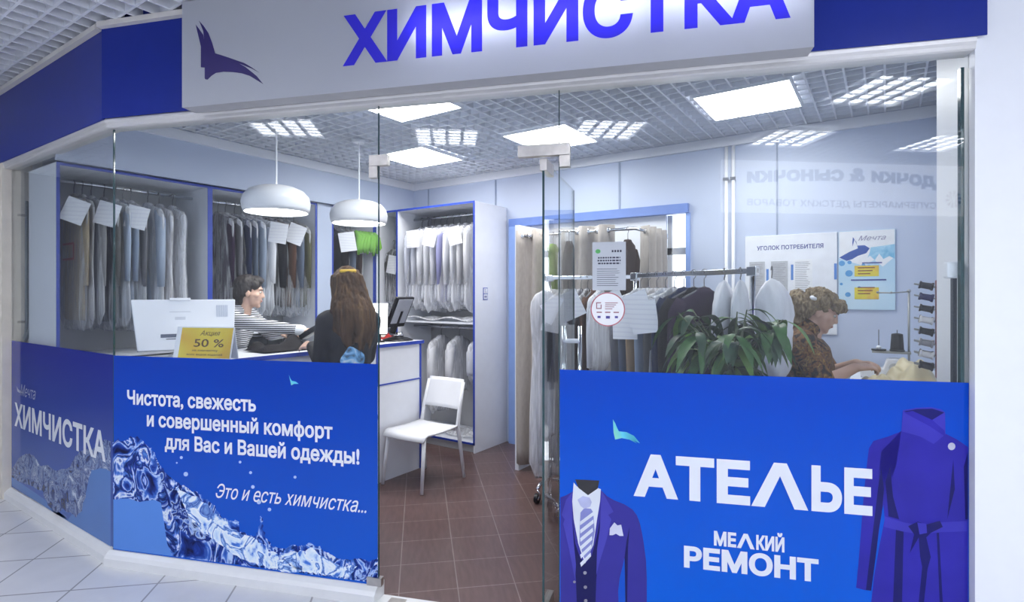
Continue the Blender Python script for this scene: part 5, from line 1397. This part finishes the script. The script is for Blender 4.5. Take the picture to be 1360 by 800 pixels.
# card terminal held over the counter, world position
tm = thing('card_terminal', (-3.60, 2.63, 1.265), 'black card terminal held out over the counter between the two people', 'card terminal', rz=R(-75))
TT = Matrix.Rotation(R(28), 4, 'X')
m = MB(); m.prism([(-.04, -.09), (.04, -.09), (.042, .05), (.036, .09), (-.036, .09), (-.042, .05)], lambda a, b, t: TT @ Vector((a, b, t)), -.02, .02); m.build('housing', M_black, tm, bevel=.006)
m = MB(); m.box(-.03, .03, .025, .075, .0205, .022, TT); m.build('screen', emit('terminal_screen', (.5, .62, .9), .6), tm)
m = MB()
for i in range(3):
    for j in range(4): m.box(-.03 + i * .022, -.014 + i * .022, -.078 + j * .024, -.062 + j * .024, .0205, .024, TT)
m.build('keypad', pm('key_grey', (.3, .32, .36), .5), tm)

# --- customer: seen from behind, faces the counter
cs_ = thing('person', (-2.955, 2.445, 0), 'person with long brown hair in a black coat, seen from behind at the counter', 'person', rz=R(76)); cs_.scale = (.93, 1, 1)
bd = MB()
hP, hR = head(bd, (.0, .03, 1.595), yaw=R(5), pitch=R(12))
bd.ball((0, 0, .93), (.165, .115, .13)); bd.capsule((0, 0, .96), (0, .0, 1.20), .12, .13); bd.capsule((-.06, 0, 1.27), (.06, 0, 1.27), .11, .11)
bd.capsule((-.155, -.01, 1.385), (.155, -.01, 1.385), .058, .058); bd.capsule((0, -.01, 1.39), (0, .01, 1.5), .056, .05)
legs(bd, .90); feet(bd)
LS, LE, LW = (-.172, -.01, 1.37), (-.175, .06, 1.12), (-.12, .33, 1.19)
RS, RE, RW = (.172, -.01, 1.37), (.19, .08, 1.12), (.10, .30, 1.20)
arm(bd, LS, LE, LW); arm(bd, RS, RE, RW)
hand(bd, LW, (-.25, 1, .05), (-.6, 0, .8), -1, .5); hand(bd, RW, (-.3, 1, .05), (0, 0, 1), 1, .6)
blob('body', bd, M_skin, cs_, .0065, 3)
ct_ = MB(); g = .020
ct_.capsule((0, 0, .72), (0, 0, .95), .175, .165); ct_.capsule((-.06, 0, .72), (.06, 0, .72), .15, .15); ct_.capsule((0, 0, .96), (0, 0, 1.20), .13 + g, .14 + g); ct_.capsule((-.07, 0, 1.27), (.07, 0, 1.27), .11 + g, .11 + g)
ct_.capsule((-.145, -.01, 1.375), (.145, -.01, 1.375), .058 + g, .058 + g); ct_.capsule((0, -.02, 1.40), (0, -.015, 1.45), .075, .072)
arm(ct_, LS, LE, Vector(LE).lerp(Vector(LW), .93), .018); arm(ct_, RS, RE, Vector(RE).lerp(Vector(RW), .93), .018)
blob('coat', ct_, pm('coat_cloth', (.010, .009, .013), .8, .2, 25, bump=.3), cs_, .010, 5)
tz = MB(); legs(tz, .90, g=.018); blob('trousers', tz, M_trouser, cs_, .012, 4); s_ = MB(); feet(s_, g=.008); blob('boots', s_, M_shoe, cs_, .009, 3)
hr = MB()
hr.ball(hP(0, -.015, .045), (.096, .112, .094), hR)
for i in range(15):
    a = math.pi * (i / 14); x0 = .088 * math.cos(a); y0 = -.075 * math.sin(a) - .01
    x1 = .135 * math.cos(a) ; y1 = -.055 - .095 * math.sin(a)
    p = [hP(x0, y0, .05), hP(x0 * 1.12, y0 * 1.12 - .012, -.06), Vector((x1 * .98, y1 + .0, 1.44)), Vector((x1 * .98, y1 - .015, 1.33 + .02 * math.sin(i * 2.1))), Vector((x1 * .80, y1 - .01, 1.22 + .035 * math.sin(i * 1.7)))]
    for q0, q1, r0, r1 in zip(p, p[1:], (.034, .033, .030, .026), (.033, .030, .026, .010)): hr.capsule(q0, q1, r0, r1)
M_hairB = ramp_mat('hair_brown', [(.3, (.035, .018, .010)), (.55, (.10, .055, .028)), (.75, (.20, .12, .06))], 20, .6, 4, 1, (1, 1, .10), spec=.15)
ruffle(blob('hair', hr, M_hairB, cs_, .006, 3), .008, 60, (1, 1, .12))
m = MB(); m.capsule(hP(-.075, -.075, .092), hP(.005, -.112, .085), .011, .013); m.build('hair_clip', pm('yellow_clip', (.80, .52, .05), .4), cs_, smooth=True)
face_bits(cs_, hP, hR, 1, M_lips, M_hairD)
m = MB(); m.grid(lambda u, v: Vector((-.055 + .085 * (v ** .5) * math.cos(u * 6.283) * (1 + .12 * math.sin(5 * u * 6.283)), -.166 - .012 * (1 - v), 1.115 + .10 * (v ** .5) * math.sin(u * 6.283) * (1 + .10 * math.sin(4 * u * 6.283)))), 28, 6)
m.build('back_print', ramp_mat('pale_blue_patch', [(.35, (.04, .06, .10)), (.48, (.12, .35, .65)), (.58, (.30, .58, .85)), (.7, (.75, .80, .85))], 14, .5, 4, 1), cs_, smooth=True, fix=False, label='pale blue and white patch')

# --- seamstress: profile to the right, looking down at her hands
sm = thing('person', (-.43, 3.76, 0), 'person with puffy light brown hair in a patterned brown blouse sewing at the table', 'person', rz=R(-86))
bd = MB(); K = .96
hP, hR = head(bd, (.0, .105, 1.445), yaw=R(-3), pitch=R(24), k=K)
bd.ball((0, 0, .86), (.175, .13, .13)); bd.capsule((0, 0, .88), (0, .02, 1.10), .135, .145); bd.capsule((-.06, .03, 1.17), (.06, .03, 1.17), .122, .122)
bd.capsule((-.15, .01, 1.275), (.15, .01, 1.275), .06, .06); bd.capsule((0, .0, 1.28), (0, .065, 1.38), .06, .055)
legs(bd, .83); feet(bd)
RS, RE, RW = (.185, .02, 1.26), (.225, .12, 1.055), (.10, .275, 1.135)
LS, LE, LW = (-.185, .02, 1.26), (-.21, .15, 1.06), (-.04, .285, 1.145)
arm(bd, RS, RE, RW, r=(.054, .043, .028)); arm(bd, LS, LE, LW, r=(.054, .043, .028))
hand(bd, RW, (-.45, 1, .10), (.35, 0, 1), 1, .75, .95); hand(bd, LW, (.35, 1, .10), (-.2, 0, 1), -1, .75, .95)
blob('body', bd, M_skin, sm, .0065, 3)
bl = MB(); g = .016
bl.ball((0, 0, .86), (.185, .145, .13)); bl.capsule((0, 0, .88), (0, .02, 1.10), .135 + g, .145 + g); bl.capsule((-.06, .03, 1.17), (.06, .03, 1.17), .122 + g, .122 + g)
bl.capsule((-.15, .01, 1.275), (.15, .01, 1.275), .06 + g, .06 + g); bl.capsule((0, .0, 1.29), (0, .04, 1.345), .066 + g, .058 + g)
for s, e in ((RS, RE), (LS, LE)): bl.capsule(s, Vector(s).lerp(Vector(e), .98), .078, .066)
M_blouse = ramp_mat('patterned_blouse', [(.36, (.008, .005, .006)), (.44, (.035, .014, .010)), (.49, (.24, .09, .025)), (.53, (.015, .010, .014)), (.57, (.40, .22, .05)), (.62, (.03, .028, .045)), (.68, (.22, .10, .03))], 16, .7, 6, 2.2, spec=.3)
blob('blouse', bl, M_blouse, sm, .009, 4)
tz = MB(); legs(tz, .83, g=.02); tz.ball((0, 0, .84), (.182, .14, .1)); blob('trousers', tz, M_trouser, sm, .012, 4); s_ = MB(); feet(s_, g=.008); blob('shoes', s_, M_shoe, sm, .009, 3)
hr = MB()
def hb(x, y, z, a, b, c_): hr.ball(hP(x, y, z), (a * K, b * K, c_ * K), hR)
hb(0, -.025, .065, .094, .110, .078); hb(0, .072, .078, .066, .050, .036); hb(0, .100, .066, .050, .030, .024); hb(0, -.10, .00, .092, .075, .085); hb(0, -.135, -.045, .080, .062, .065); hb(0, -.105, -.085, .075, .06, .05); hb(0, -.085, -.115, .055, .045, .035); hb(0, -.15, .0, .088, .066, .08)
for s in (-1, 1): hb(s * .068, -.015, .048, .026, .055, .045); hb(s * .07, -.07, -.01, .035, .05, .06); hb(s * .045, .07, .068, .035, .042, .035)
M_hairL = ramp_mat('hair_blond', [(.34, (.10, .072, .042)), (.5, (.20, .15, .09)), (.66, (.34, .27, .17))], 30, .65, 5, 2, (1, 1, .35), spec=.2)
ruffle(blob('hair', hr, M_hairL, sm, .005, 3), .014, 38, (1, 1, .6))
m = MB(); m.ball(hP(.075, -.065, .065), (.018, .022, .014), hR); m.build('hair_clip', M_white, sm, smooth=True)
face_bits(sm, hP, hR, K, M_lips, M_hairB)
